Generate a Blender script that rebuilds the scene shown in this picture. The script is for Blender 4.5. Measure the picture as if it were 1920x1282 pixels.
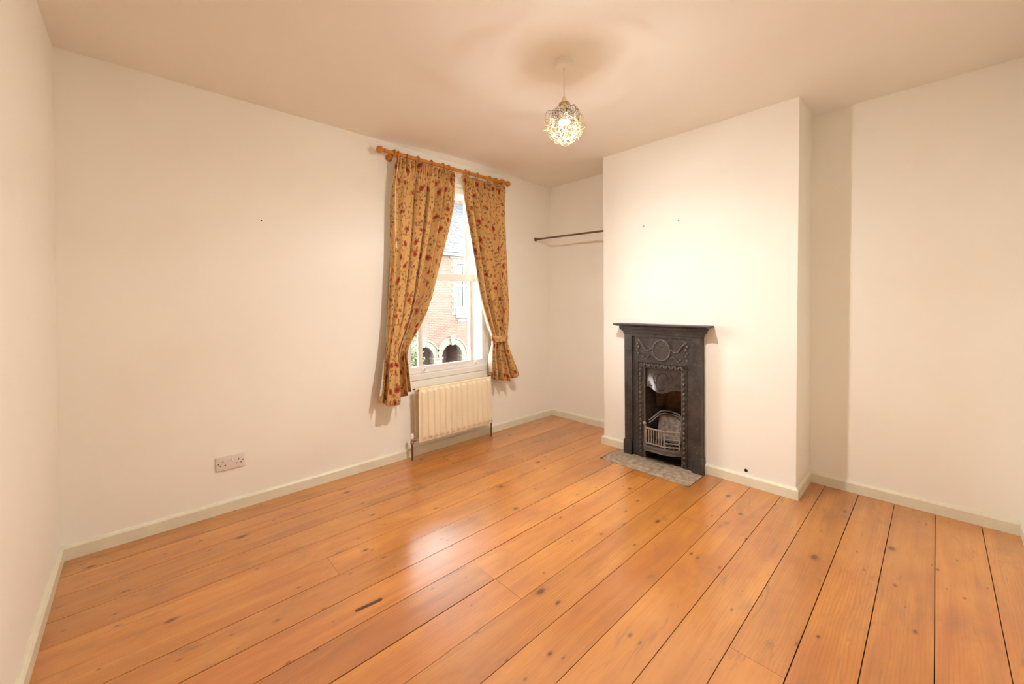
import bpy, bmesh, math, random
from mathutils import Vector, Matrix, noise

# ------------------------------------------------------------------ camera, sky, sun, exposure
for _o in list(bpy.data.objects):
    bpy.data.objects.remove(_o)
SC = bpy.context.scene
COL = SC.collection
rnd = random.Random(7)

YAW, PITCH, ROLL = 0.7539915, -0.0139140, -0.0097809
cam_data = bpy.data.cameras.new('camera')
cam = bpy.data.objects.new('camera', cam_data)
COL.objects.link(cam)
cam_data.sensor_width = 36.0
cam_data.lens = 36.0 * 747.374 / 1920.0
cam_data.shift_y = -61.413 / 1920.0
cam_data.clip_start = 0.02
_f = Vector((math.sin(YAW) * math.cos(PITCH), math.cos(YAW) * math.cos(PITCH), math.sin(PITCH)))
_r = Vector((math.cos(YAW), -math.sin(YAW), 0.0))
_u = _r.cross(_f)
_c, _s = math.cos(ROLL), math.sin(ROLL)
_r2, _u2 = _c * _r + _s * _u, -_s * _r + _c * _u
cam.matrix_world = Matrix(((_r2.x, _u2.x, -_f.x, 0.30471), (_r2.y, _u2.y, -_f.y, -2.98545),
                           (_r2.z, _u2.z, -_f.z, 1.26069), (0, 0, 0, 1)))
SC.camera = cam

world = bpy.data.worlds.new('sky')
SC.world = world
world.use_nodes = True
world.node_tree.nodes['Background'].inputs['Color'].default_value = (0.95, 0.98, 1.0, 1)
world.node_tree.nodes['Background'].inputs['Strength'].default_value = 13.0

sun_data = bpy.data.lights.new('sun', 'SUN')
sun_data.energy = 1.6
sun_data.color = (1.0, 0.95, 0.86)
sun_data.angle = math.radians(2)
sun = bpy.data.objects.new('sun', sun_data)
COL.objects.link(sun)
sun.rotation_euler = (math.radians(46), 0, math.radians(-28))   # from behind our own house onto the houses opposite

# sampling portal in the window opening (guides daylight rays, gives off nothing itself)
portal_data = bpy.data.lights.new('window_portal', 'AREA')
portal_data.shape = 'RECTANGLE'; portal_data.size = 0.95; portal_data.size_y = 1.82
portal_data.cycles.is_portal = True
portal = bpy.data.objects.new('window_portal', portal_data)
COL.objects.link(portal)
portal.location = (2.355, 0.365, 1.50)
portal.rotation_euler = (math.radians(-90), 0, 0)

SC.view_settings.view_transform = 'Standard'
SC.view_settings.look = 'None'
SC.view_settings.exposure = 0.74
SC.view_settings.gamma = 1.0
SC.view_settings.use_curve_mapping = False
SC.cycles.max_bounces = 8
SC.cycles.diffuse_bounces = 5
SC.cycles.glossy_bounces = 3
SC.cycles.adaptive_threshold = 0.095
SC.cycles.adaptive_min_samples = 22
SC.cycles.use_denoising = True
BULB_STRENGTH = 3000.0
BULB_COLOR = (1.0, 0.985, 0.97)

# ------------------------------------------------------------------ material helpers
def S(r, g, b):
    """sRGB 0-255 to linear"""
    def f(c):
        c /= 255.0
        return c / 12.92 if c <= 0.04045 else ((c + 0.055) / 1.055) ** 2.4
    return (f(r), f(g), f(b), 1.0)

class NT:
    def __init__(self, name):
        self.m = bpy.data.materials.new(name)
        self.m.use_nodes = True
        self.t = self.m.node_tree
        self.b = self.t.nodes['Principled BSDF']
        self.out = self.t.nodes['Material Output']
    def n(self, typ, **kw):
        nd = self.t.nodes.new(typ)
        for k, v in kw.items():
            if k.startswith('i_'):
                key = k[2:].replace('_', ' ')
                nd.inputs[int(key) if key.isdigit() else key].default_value = v
            else:
                setattr(nd, k, v)
        return nd
    def l(self, a, b):
        self.t.links.new(a, b)
    def math(self, op, a, b=None, c=None, clamp=False):
        nd = self.t.nodes.new('ShaderNodeMath'); nd.operation = op; nd.use_clamp = clamp
        for i, v in enumerate((a, b, c)):
            if v is None: continue
            if isinstance(v, (int, float)): nd.inputs[i].default_value = v
            else: self.l(v, nd.inputs[i])
        return nd.outputs[0]
    def mix(self, fac, a, b, blend='MIX'):
        nd = self.t.nodes.new('ShaderNodeMix'); nd.data_type = 'RGBA'; nd.blend_type = blend
        if isinstance(fac, (int, float)): nd.inputs[0].default_value = fac
        else: self.l(fac, nd.inputs[0])
        for i, v in ((6, a), (7, b)):
            if isinstance(v, tuple): nd.inputs[i].default_value = v
            else: self.l(v, nd.inputs[i])
        return nd.outputs[2]
    def ramp(self, fac, stops):
        nd = self.t.nodes.new('ShaderNodeValToRGB')
        e = nd.color_ramp.elements
        while len(e) < len(stops): e.new(0.5)
        for i, (p, c) in enumerate(stops):
            e[i].position = p
            e[i].color = c if isinstance(c, tuple) else (c, c, c, 1)
        self.l(fac, nd.inputs[0])
        return nd.outputs[0]
    def coord(self, kind='Object', scale=(1, 1, 1), add=None):
        tc = self.n('ShaderNodeTexCoord')
        mp = self.n('ShaderNodeMapping')
        mp.inputs['Scale'].default_value = scale
        self.l(tc.outputs[kind], mp.inputs['Vector'])
        if add is not None: self.l(add, mp.inputs['Location'])
        return mp.outputs[0]
    def noise(self, vec, scale, detail=4, rough=0.55, dist=0.0):
        nd = self.n('ShaderNodeTexNoise')
        nd.inputs['Scale'].default_value = scale; nd.inputs['Detail'].default_value = detail
        nd.inputs['Roughness'].default_value = rough; nd.inputs['Distortion'].default_value = dist
        self.l(vec, nd.inputs['Vector'])
        return nd.outputs['Fac']
    def bump(self, h, strength=0.3, dist=0.01):
        nd = self.n('ShaderNodeBump')
        nd.inputs['Strength'].default_value = strength; nd.inputs['Distance'].default_value = dist
        self.l(h, nd.inputs['Height']); self.l(nd.outputs[0], self.b.inputs['Normal'])
    def set(self, color=None, rough=None, metal=None, spec=None):
        if color is not None:
            if isinstance(color, tuple): self.b.inputs['Base Color'].default_value = color
            else: self.l(color, self.b.inputs['Base Color'])
        if rough is not None:
            if isinstance(rough, (int, float)): self.b.inputs['Roughness'].default_value = rough
            else: self.l(rough, self.b.inputs['Roughness'])
        if metal is not None: self.b.inputs['Metallic'].default_value = metal
        if spec is not None: self.b.inputs['Specular IOR Level'].default_value = spec
        return self.m

def mat_plain(name, color, rough=0.5, metal=0.0, var=0.10, scale=18.0, bump=0.0, spec=0.5):
    t = NT(name)
    n = t.noise(t.coord(), scale, 4)
    dark = tuple(c * (1 - var) for c in color[:3]) + (1,)
    lite = tuple(min(1, c * (1 + var * 0.6)) for c in color[:3]) + (1,)
    col = t.ramp(n, [(0.3, dark), (0.7, lite)])
    if bump: t.bump(n, bump, 0.004)
    return t.set(col, rough, metal, spec)

def mat_plaster(name, color, stain):
    t = NT(name)
    co = t.coord()
    big = t.noise(co, 1.3, 3, 0.6)
    c = t.mix(t.math('MULTIPLY', t.ramp(big, [(0.48, 0.0), (0.75, 1.0)]), 0.35), color, stain)
    t.bump(big, 0.25, 0.02)
    return t.set(c, 0.65, 0, 0.3)

M = {}
WALLC = (0.92, 0.88, 0.785, 1)
M['wall'] = mat_plaster('cream_wall_paint', WALLC, (0.86, 0.78, 0.66, 1))
M['ceiling'] = mat_plaster('cream_ceiling_paint', (0.90, 0.84, 0.745, 1), (0.87, 0.79, 0.67, 1))
M['skirting'] = mat_plain('pale_sage_gloss_paint', (0.80, 0.76, 0.59, 1), 0.35, var=0.06, scale=9)
M['white_gloss'] = mat_plain('white_gloss_paint', (0.84, 0.80, 0.74, 1), 0.3, var=0.04, scale=8)
M['white_plastic'] = mat_plain('white_plastic', (0.78, 0.70, 0.63, 1), 0.35, var=0.03)
M['white_switch'] = mat_plain('bright_white_plastic', (0.92, 0.86, 0.76, 1), 0.3, var=0.02)
M['radiator'] = mat_plain('cream_radiator_enamel', (0.88, 0.76, 0.54, 1), 0.35, var=0.05, scale=4)
M['copper'] = mat_plain('tarnished_copper', (0.17, 0.09, 0.045, 1), 0.45, 0.6, var=0.3, scale=40)
M['brass'] = mat_plain('dull_metal_fitting', (0.38, 0.30, 0.24, 1), 0.35, 0.8, var=0.2, scale=40)
M['rail'] = mat_plain('brown_metal_rail', (0.22, 0.13, 0.08, 1), 0.35, 0.7, var=0.2)
M['pole'] = mat_plain('varnished_pine', (0.62, 0.23, 0.03, 1), 0.3, var=0.25, scale=25)
M['dark'] = mat_plain('dark_void', (0.012, 0.009, 0.007, 1), 0.9, var=0.2)
M['filler'] = mat_plain('dark_wood_filler', (0.09, 0.045, 0.02, 1), 0.5, var=0.4, scale=60)
M['gap'] = mat_plain('dark_subfloor', (0.03, 0.018, 0.01, 1), 0.9, var=0.3)

def mat_boards():
    t = NT('worn_pine_floorboards')
    oi = t.n('ShaderNodeObjectInfo')
    rv = t.n('ShaderNodeCombineXYZ')
    for i, k in enumerate((23.0, 5.0, 61.0)):
        t.l(t.math('MULTIPLY', oi.outputs['Random'], k), rv.inputs[i])
    base = t.coord()
    off = t.n('ShaderNodeVectorMath', operation='ADD')
    t.l(base, off.inputs[0]); t.l(rv.outputs[0], off.inputs[1])
    def sc(x, y, z=1.0):
        m = t.n('ShaderNodeMapping'); m.inputs['Scale'].default_value = (x, y, z)
        t.l(off.outputs[0], m.inputs['Vector']); return m.outputs[0]
    grain = t.noise(sc(1.1, 13.0), 1.0, 5, 0.55, 0.9)
    fine = t.noise(sc(3.0, 120.0), 1.0, 3, 0.6)
    w = t.n('ShaderNodeTexWave', bands_direction='Y', wave_type='BANDS')
    w.inputs['Scale'].default_value = 11.0; w.inputs['Distortion'].default_value = 9.0
    w.inputs['Detail'].default_value = 3.0; w.inputs['Detail Scale'].default_value = 0.7
    t.l(sc(0.45, 2.4), w.inputs['Vector'])
    wave = w.outputs['Fac']
    c = t.ramp(grain, [(0.25, (0.43, 0.140, 0.020, 1)), (0.5, (0.57, 0.212, 0.032, 1)), (0.78, (0.68, 0.285, 0.052, 1))])
    wsoft = t.math('MULTIPLY', t.ramp(wave, [(0.6, 0.0), (1.0, 1.0)]), t.ramp(t.noise(sc(0.9, 4.0), 1.0, 2), [(0.42, 0.0), (0.62, 1.0)]))
    c = t.mix(t.math('MULTIPLY', wsoft, 0.45), c, (0.40, 0.115, 0.022, 1))
    c = t.mix(t.math('MULTIPLY', t.ramp(fine, [(0.48, 0.0), (0.75, 1.0)]), 0.34), c, (0.34, 0.10, 0.022, 1))
    # worn lighter / redder areas, world sized
    patch = t.noise(base, 1.1, 4, 0.6)
    c = t.mix(t.math('MULTIPLY', t.ramp(patch, [(0.45, 0.0), (0.68, 1.0)]), 0.35), c, (0.74, 0.345, 0.075, 1))
    patch2 = t.noise(sc(1.0, 2.2), 1.6, 5, 0.6)
    c = t.mix(t.math('MULTIPLY', t.ramp(patch2, [(0.46, 0.0), (0.70, 1.0)]), 0.60), c, (0.43, 0.13, 0.034, 1))
    # board to board tone
    hv = t.n('ShaderNodeHueSaturation')
    t.l(t.math('MULTIPLY_ADD', oi.outputs['Random'], 0.22, 0.89), hv.inputs['Value'])
    t.l(c, hv.inputs['Color']); c = hv.outputs[0]
    # knots
    kw = t.n('ShaderNodeTexNoise'); kw.inputs['Scale'].default_value = 22.0; kw.inputs['Detail'].default_value = 2.0
    t.l(off.outputs[0], kw.inputs['Vector'])
    kv = t.n('ShaderNodeVectorMath', operation='MULTIPLY_ADD')
    t.l(kw.outputs['Color'], kv.inputs[0]); kv.inputs[1].default_value = (0.022, 0.010, 0); t.l(off.outputs[0], kv.inputs[2])
    def knots(sx, sy, thr, keep):
        mp = t.n('ShaderNodeMapping'); mp.inputs['Scale'].default_value = (sx, sy, 1); t.l(kv.outputs[0], mp.inputs['Vector'])
        v = t.n('ShaderNodeTexVoronoi', voronoi_dimensions='2D'); v.inputs['Scale'].default_value = 1.0
        t.l(mp.outputs[0], v.inputs['Vector'])
        sep = t.n('ShaderNodeSeparateColor'); t.l(v.outputs['Color'], sep.inputs[0])
        dd = t.math('DIVIDE', v.outputs['Distance'], t.math('MULTIPLY_ADD', sep.outputs[2], 1.1, 0.35))
        soft = t.ramp(dd, [(thr * 0.45, 1.0), (thr, 0.25), (thr * 1.7, 0.0)])
        return t.math('MULTIPLY', soft, t.math('LESS_THAN', sep.outputs[0], keep))
    k1 = knots(3.2, 5.6, 0.068, 0.20)
    k2 = knots(6.4, 13.0, 0.070, 0.20)
    c = t.mix(t.math('MULTIPLY', k1, 0.85), c, (0.095, 0.022, 0.008, 1))
    c = t.mix(t.math('MULTIPLY', k2, 0.75), c, (0.14, 0.045, 0.018, 1))
    # grey scuffs
    scuff = t.noise(sc(3.0, 14.0), 1.0, 5, 0.7, 0.8)
    c = t.mix(t.math('MULTIPLY', t.ramp(scuff, [(0.60, 0.0), (0.72, 1.0)]), 0.6), c, (0.19, 0.09, 0.045, 1))
    dirt = t.noise(sc(1.3, 3.0), 2.0, 5, 0.68, 0.5)
    c = t.mix(t.math('MULTIPLY', t.ramp(dirt, [(0.52, 0.0), (0.72, 1.0)]), 0.42), c, (0.24, 0.105, 0.04, 1))
    rough = t.ramp(t.noise(base, 5.0, 5, 0.7), [(0.3, 0.34), (0.75, 0.5)])
    h = t.math('ADD', t.math('MULTIPLY', grain, 0.5), t.math('MULTIPLY', patch2, 1.2))
    t.bump(h, 0.22, 0.004)
    t.b.inputs['Coat Weight'].default_value = 1.0
    t.b.inputs['Coat Roughness'].default_value = 0.21
    t.b.inputs['Coat IOR'].default_value = 1.55
    return t.set(c, rough, 0, 0.5)
M['boards'] = mat_boards()

def mat_iron():
    t = NT('blackleaded_cast_iron')
    co = t.coord()
    n = t.noise(co, 9, 6, 0.65)
    n2 = t.noise(co, 55, 4, 0.7)
    c = t.ramp(n, [(0.3, (0.036, 0.030, 0.028, 1)), (0.7, (0.088, 0.073, 0.065, 1))])
    c = t.mix(t.math('MULTIPLY', t.ramp(n2, [(0.56, 0.0), (0.74, 1.0)]), 0.45), c, (0.30, 0.25, 0.215, 1))
    t.bump(n2, 0.25, 0.002)
    return t.set(c, t.ramp(n2, [(0.3, 0.34), (0.7, 0.55)]), 0.35, 0.5)
M['iron'] = mat_iron()
M['relief'] = mat_plain('dusty_worn_iron_relief', (0.135, 0.112, 0.096, 1), 0.42, 0.35, var=0.45, scale=60)
M['hood'] = mat_plain('polished_cast_iron', (0.085, 0.068, 0.062, 1), 0.27, 0.75, var=0.3, scale=22)
M['soot'] = mat_plain('sooty_rusty_iron', (0.075, 0.045, 0.03, 1), 0.5, 0.3, var=0.6, scale=26, bump=0.3)
M['grate'] = mat_plain('dusty_grate_iron', (0.30, 0.235, 0.18, 1), 0.6, 0.15, var=0.35, scale=45)
M['lip'] = mat_plain('dusty_grey_iron', (0.17, 0.145, 0.135, 1), 0.5, 0.3, var=0.3, scale=40)
M['fireclay'] = mat_plain('burnt_fireclay', (0.27, 0.22, 0.18, 1), 0.7, 0.0, var=0.6, scale=45, bump=0.3)
M['hearth'] = mat_plain('worn_hearth_stone', (0.40, 0.30, 0.205, 1), 0.75, 0.0, var=0.5, scale=26, bump=0.6)

def mat_fabric():
    t = NT('floral_curtain_fabric')
    tc = t.n('ShaderNodeTexCoord')
    def uv(s):
        m = t.n('ShaderNodeMapping'); m.inputs['Scale'].default_value = (s, s, s)
        t.l(tc.outputs['UV'], m.inputs['Vector']); return m.outputs[0]
    warp = t.n('ShaderNodeTexNoise'); warp.inputs['Scale'].default_value = 9.0; warp.inputs['Detail'].default_value = 1.0
    t.l(uv(1.0), warp.inputs['Vector'])
    def warped(s, k):
        mx = t.n('ShaderNodeVectorMath', operation='MULTIPLY_ADD')
        t.l(warp.outputs['Color'], mx.inputs[0]); mx.inputs[1].default_value = (k, k, 0); t.l(uv(1.0), mx.inputs[2])
        m = t.n('ShaderNodeMapping'); m.inputs['Scale'].default_value = (s, s, s)
        t.l(mx.outputs[0], m.inputs['Vector']); return m.outputs[0]
    weave = t.noise(uv(1.0), 260, 2)
    c = t.ramp(weave, [(0.3, (0.56, 0.315, 0.10, 1)), (0.7, (0.70, 0.425, 0.16, 1))])
    # vines: thin meandering cell edges
    ve = t.n('ShaderNodeTexVoronoi', feature='DISTANCE_TO_EDGE', voronoi_dimensions='2D'); ve.inputs['Scale'].default_value = 1.0
    t.l(warped(9.0, 0.16), ve.inputs['Vector'])
    vine = t.ramp(ve.outputs['Distance'], [(0.016, 1.0), (0.036, 0.0)])
    c = t.mix(t.math('MULTIPLY', t.math('MULTIPLY', vine, t.ramp(t.noise(uv(1.0), 9.0, 1), [(0.40, 0.0), (0.48, 1.0)])), 0.65), c, (0.145, 0.075, 0.03, 1))
    # curling tendrils
    ve2 = t.n('ShaderNodeTexVoronoi', feature='DISTANCE_TO_EDGE', voronoi_dimensions='2D'); ve2.inputs['Scale'].default_value = 1.0
    t.l(warped(15.0, 0.08), ve2.inputs['Vector'])
    brk = t.ramp(t.noise(uv(1.0), 14, 1), [(0.5, 0.0), (0.56, 1.0)])
    tend = t.math('MULTIPLY', t.ramp(ve2.outputs['Distance'], [(0.025, 1.0), (0.05, 0.0)]), brk)
    c = t.mix(t.math('MULTIPLY', tend, 0.55), c, (0.20, 0.11, 0.04, 1))
    def spots(s, thr, keep, colr, fac, k=0.03):
        nonlocal c
        v = t.n('ShaderNodeTexVoronoi', voronoi_dimensions='2D'); v.inputs['Scale'].default_value = 1.0
        t.l(warped(s, k), v.inputs['Vector'])
        sep = t.n('ShaderNodeSeparateColor'); t.l(v.outputs['Color'], sep.inputs[0])
        kk = t.math('LESS_THAN', sep.outputs[1], keep)
        m = t.math('MULTIPLY', t.ramp(v.outputs['Distance'], [(thr * 0.8, 1.0), (thr, 0.0)]), kk)
        c = t.mix(t.math('MULTIPLY', m, fac), c, colr)
    spots(26, 0.26, 0.45, (0.16, 0.07, 0.03, 1), 0.8, 0.04)       # leaves
    spots(17, 0.24, 0.42, (0.40, 0.10, 0.035, 1), 0.85, 0.05)     # buds
    spots(8.5, 0.21, 0.60, (0.36, 0.055, 0.022, 1), 0.92, 0.07)   # flowers
    spots(8.5, 0.085, 0.60, (0.20, 0.02, 0.012, 1), 0.9, 0.07)
    t.bump(weave, 0.15, 0.001)
    t.b.inputs['Sheen Weight'].default_value = 0.15
    return t.set(c, 0.85, 0, 0.2)
M['fabric'] = mat_fabric()
M['lining'] = mat_plain('cream_curtain_lining', (0.70, 0.60, 0.46, 1), 0.9, var=0.05)
M['cord'] = mat_plain('white_cord', (0.85, 0.80, 0.72, 1), 0.6, var=0.02)

def mat_glass():
    t = NT('window_glass')
    fr = t.n('ShaderNodeFresnel'); fr.inputs['IOR'].default_value = 1.45
    tr = t.n('ShaderNodeBsdfTransparent'); tr.inputs['Color'].default_value = (0.96, 0.98, 0.98, 1)
    gl = t.n('ShaderNodeBsdfGlossy'); gl.inputs['Roughness'].default_value = 0.02
    mx = t.n('ShaderNodeMixShader')
    t.l(fr.outputs[0], mx.inputs[0]); t.l(tr.outputs[0], mx.inputs[1]); t.l(gl.outputs[0], mx.inputs[2])
    t.l(mx.outputs[0], t.out.inputs['Surface'])
    return t.m
M['glass'] = mat_glass()

def mat_emit(name, color, strength):
    t = NT(name)
    t.b.inputs['Emission Color'].default_value = tuple(color) + (1,)
    t.b.inputs['Emission Strength'].default_value = strength
    return t.set((0.9, 0.88, 0.82, 1), 0.4)
M['bulb'] = mat_emit('lit_bulb_dome', BULB_COLOR, BULB_STRENGTH)
M['wire'] = mat_plain('gold_bronze_wire', (0.050, 0.032, 0.010, 1), 0.6, 0.0, var=0.08, scale=30, spec=0.04)
M['goldring'] = mat_plain('gold_shade_ring', (0.62, 0.40, 0.14, 1), 0.35, 0.7, var=0.1)

def mat_brick():
    t = NT('red_brick_facade')
    tc = t.n('ShaderNodeTexCoord')
    sx = t.n('ShaderNodeSeparateXYZ'); t.l(tc.outputs['Object'], sx.inputs[0])
    cb = t.n('ShaderNodeCombineXYZ')
    t.l(t.math('ADD', sx.outputs[0], sx.outputs[1]), cb.inputs[0]); t.l(sx.outputs[2], cb.inputs[1])
    b = t.n('ShaderNodeTexBrick')
    b.inputs['Scale'].default_value = 1.0
    b.inputs['Brick Width'].default_value = 0.225; b.inputs['Row Height'].default_value = 0.075
    b.inputs['Mortar Size'].default_value = 0.010
    b.inputs['Color1'].default_value = (0.066, 0.021, 0.012, 1); b.inputs['Color2'].default_value = (0.086, 0.038, 0.023, 1)
    b.inputs['Mortar'].default_value = (0.105, 0.080, 0.060, 1)
    t.l(cb.outputs[0], b.inputs['Vector'])
    n = t.noise(cb.outputs[0], 3.0, 4)
    c = t.mix(t.math('MULTIPLY', n, 0.35), b.outputs['Color'], (0.074, 0.034, 0.020, 1))
    t.bump(t.math('SUBTRACT', 1.0, b.outputs['Fac']), 0.5, 0.01)
    return t.set(c, 0.85)
M['brick'] = mat_brick()
M['stone'] = mat_plain('cream_painted_stone', (0.092, 0.080, 0.056, 1), 0.8, var=0.15, scale=12)
M['whitestone'] = mat_plain('white_painted_stone', (0.10, 0.10, 0.097, 1), 0.7, var=0.05, scale=6)
M['slate'] = mat_plain('grey_roof_slate', (0.025, 0.027, 0.032, 1), 0.6, var=0.55, scale=5.5, spec=0.15)
M['gutter'] = mat_plain('dark_gutter_iron', (0.045, 0.045, 0.055, 1), 0.5, var=0.2)
M['terracotta'] = mat_plain('terracotta_ridge', (0.09, 0.022, 0.014, 1), 0.8, var=0.2)
M['darkglass'] = mat_plain('dark_house_glass', (0.010, 0.012, 0.012, 1), 0.2, var=0.3, scale=3)
M['bluedoor'] = mat_plain('dark_blue_door_paint', (0.035, 0.055, 0.085, 1), 0.4, var=0.2)
M['houseframe'] = mat_plain('white_house_joinery', (0.085, 0.085, 0.085, 1), 0.4, var=0.03)
M['net'] = mat_plain('grey_net_curtain', (0.05, 0.052, 0.05, 1), 0.9, var=0.2)
M['leaf'] = mat_plain('yellow_green_leaf', (0.035, 0.055, 0.008, 1), 0.5, var=0.5, scale=8)
M['bark'] = mat_plain('brown_bark', (0.12, 0.08, 0.05, 1), 0.9, var=0.4, scale=30)
M['road'] = mat_plain('street_paving', (0.10, 0.097, 0.093, 1), 0.9, var=0.2, scale=3)
M['reveal'] = mat_plain('white_masonry_paint', (0.90, 0.90, 0.89, 1), 0.6, var=0.03)

# ------------------------------------------------------------------ mesh helpers
class MB:
    def __init__(self):
        self.bm = bmesh.new()
    def hexa(self, pts):
        v = [self.bm.verts.new(p) for p in pts]
        for f in ((3, 2, 1, 0), (4, 5, 6, 7), (0, 1, 5, 4), (1, 2, 6, 5), (2, 3, 7, 6), (3, 0, 4, 7)):
            self.bm.faces.new([v[i] for i in f])
        return self
    def box(self, x0, x1, y0, y1, z0, z1, bev=0.0, seg=2):
        x0, x1 = min(x0, x1), max(x0, x1); y0, y1 = min(y0, y1), max(y0, y1); z0, z1 = min(z0, z1), max(z0, z1)
        if bev:
            t = bmesh.new()
            o = MB.__new__(MB); o.bm = t
            o.hexa([(x0, y0, z0), (x1, y0, z0), (x1, y1, z0), (x0, y1, z0), (x0, y0, z1), (x1, y0, z1), (x1, y1, z1), (x0, y1, z1)])
            bmesh.ops.bevel(t, geom=list(t.edges), offset=bev, segments=seg, affect='EDGES', profile=0.6)
            self.join(t)
            return self
        return self.hexa([(x0, y0, z0), (x1, y0, z0), (x1, y1, z0), (x0, y1, z0), (x0, y0, z1), (x1, y0, z1), (x1, y1, z1), (x0, y1, z1)])
    def join(self, t):
        mp = {v: self.bm.verts.new(v.co) for v in t.verts}
        for f in t.faces:
            self.bm.faces.new([mp[v] for v in f.verts])
        t.free()
    def prism(self, poly, fn, d0, d1):
        """poly of 2D points, fn(a, b, d) -> 3D"""
        a = [self.bm.verts.new(fn(p[0], p[1], d0)) for p in poly]
        b = [self.bm.verts.new(fn(p[0], p[1], d1)) for p in poly]
        n = len(poly)
        self.bm.faces.new(a[::-1]); self.bm.faces.new(b)
        for i in range(n):
            j = (i + 1) % n
            self.bm.faces.new((a[i], a[j], b[j], b[i]))
        return self
    def tube(self, path, r, n=8, closed=False, cap=True):
        P = [Vector(p) for p in path]
        rad = r if isinstance(r, (list, tuple)) else [r] * len(P)
        rings = []
        prev = None
        for i, p in enumerate(P):
            if closed:
                d = (P[(i + 1) % len(P)] - P[i - 1])
            else:
                d = P[min(i + 1, len(P) - 1)] - P[max(i - 1, 0)]
            d.normalize()
            if prev is None:
                a = Vector((0, 0, 1)) if abs(d.z) < 0.9 else Vector((1, 0, 0))
                a = (a - d * a.dot(d)).normalized()
            else:
                a = (prev - d * prev.dot(d)).normalized()
            prev = a
            b = d.cross(a)
            rings.append([self.bm.verts.new(p + (a * math.cos(k * 2 * math.pi / n) + b * math.sin(k * 2 * math.pi / n)) * rad[i]) for k in range(n)])
        m = len(rings)
        for i in range(m if closed else m - 1):
            A, B = rings[i], rings[(i + 1) % m]
            for k in range(n):
                self.bm.faces.new((A[k], A[(k + 1) % n], B[(k + 1) % n], B[k]))
        if cap and not closed:
            self.bm.faces.new(rings[0][::-1]); self.bm.faces.new(rings[-1])
        return self
    def lathe(self, prof, o, axis=(0, 0, 1), n=24):
        """prof: list of (r, h) along axis from o"""
        o = Vector(o); ax = Vector(axis).normalized()
        a = Vector((1, 0, 0)) if abs(ax.x) < 0.9 else Vector((0, 1, 0))
        a = (a - ax * a.dot(ax)).normalized(); b = ax.cross(a)
        rings = []
        for r, h in prof:
            if r < 1e-6: rings.append([self.bm.verts.new(o + ax * h)])
            else: rings.append([self.bm.verts.new(o + ax * h + (a * math.cos(k * 2 * math.pi / n) + b * math.sin(k * 2 * math.pi / n)) * r) for k in range(n)])
        for i in range(len(rings) - 1):
            A, B = rings[i], rings[i + 1]
            for k in range(n):
                j = (k + 1) % n
                if len(A) == 1 and len(B) == 1: continue
                if len(A) == 1: self.bm.faces.new((A[0], B[j], B[k]))
                elif len(B) == 1: self.bm.faces.new((A[k], A[j], B[0]))
                else: self.bm.faces.new((A[k], A[j], B[j], B[k]))
        if len(rings[0]) > 1: self.bm.faces.new(rings[0][::-1])
        if len(rings[-1]) > 1: self.bm.faces.new(rings[-1])
        return self
    def ball(self, c, r, sc=(1, 1, 1), nu=10, nv=6):
        pr = [(max(0.0, math.sin(math.pi * i / nv)), -math.cos(math.pi * i / nv)) for i in range(nv + 1)]
        t = bmesh.new(); o = MB.__new__(MB); o.bm = t
        o.lathe(pr, (0, 0, 0), n=nu)
        for v in t.verts: v.co = Vector((v.co.x * r * sc[0] + c[0], v.co.y * r * sc[1] + c[1], v.co.z * r * sc[2] + c[2]))
        self.join(t)
        return self
    def grid(self, rows, uvs=None):
        V = [[self.bm.verts.new(p) for p in row] for row in rows]
        lay = self.bm.loops.layers.uv.verify() if uvs else None
        for i in range(len(V) - 1):
            for j in range(len(V[0]) - 1):
                f = self.bm.faces.new((V[i][j], V[i][j + 1], V[i + 1][j + 1], V[i + 1][j]))
                if uvs:
                    for lp, (a, b) in zip(f.loops, ((i, j), (i, j + 1), (i + 1, j + 1), (i + 1, j))):
                        lp[lay].uv = uvs[a][b]
        return self
    def mesh(self, name, mat, org=(0, 0, 0), smooth=None):
        bm = self.bm
        bmesh.ops.recalc_face_normals(bm, faces=list(bm.faces))
        if smooth is not None:
            for f in bm.faces: f.smooth = True
            for e in bm.edges:
                if len(e.link_faces) == 2 and e.calc_face_angle(0) > math.radians(smooth): e.smooth = False
        o = Vector(org)
        for v in bm.verts: v.co -= o
        me = bpy.data.meshes.new(name)
        bm.to_mesh(me); bm.free()
        me.materials.append(M[mat] if isinstance(mat, str) else mat)
        return me
    def build(self, name, mat, parent=None, smooth=None, org=None):
        w = Vector(WORLD.get(parent.name, (0, 0, 0))) if parent else Vector((0, 0, 0))
        oo = Vector(org) if org is not None else w
        me = self.mesh(name, mat, oo, smooth)
        ob = bpy.data.objects.new(name, me)
        COL.objects.link(ob)
        if parent: ob.parent = parent
        ob.location = oo - w
        WORLD[ob.name] = tuple(oo)
        return ob
WORLD = {}

def tag(o, label=None, cat=None, group=None, kind=None):
    if label: o['label'] = label
    if cat: o['category'] = cat
    if group: o['group'] = group
    if kind: o['kind'] = kind
    return o
def empty(name, loc):
    e = bpy.data.objects.new(name, None)
    e.empty_display_size = 0.05
    COL.objects.link(e); e.location = loc
    WORLD[e.name] = tuple(loc)
    return e
def inst(name, me, parent, loc, rot=None, scale=None):
    ob = bpy.data.objects.new(name, me)
    COL.objects.link(ob)
    ob.parent = parent
    ob.location = Vector(loc) - Vector(WORLD.get(parent.name, (0, 0, 0)))
    if rot is not None: ob.rotation_euler = rot
    if scale is not None: ob.scale = scale
    return ob

# ------------------------------------------------------------------ the room shell
W, WC = 3.717, 3.338            # alcove wall, chimney breast front
Y1, Y2, Y3 = -0.948, -2.375, -3.3135
def hc(x, y): return 2.55 + 0.0015 * x + 0.0083 * y
TOP = 2.78
def XYZ(a, b, d): return (a, b, d)

def structure(o, label, cat): return tag(o, label, cat, kind='structure')

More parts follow.
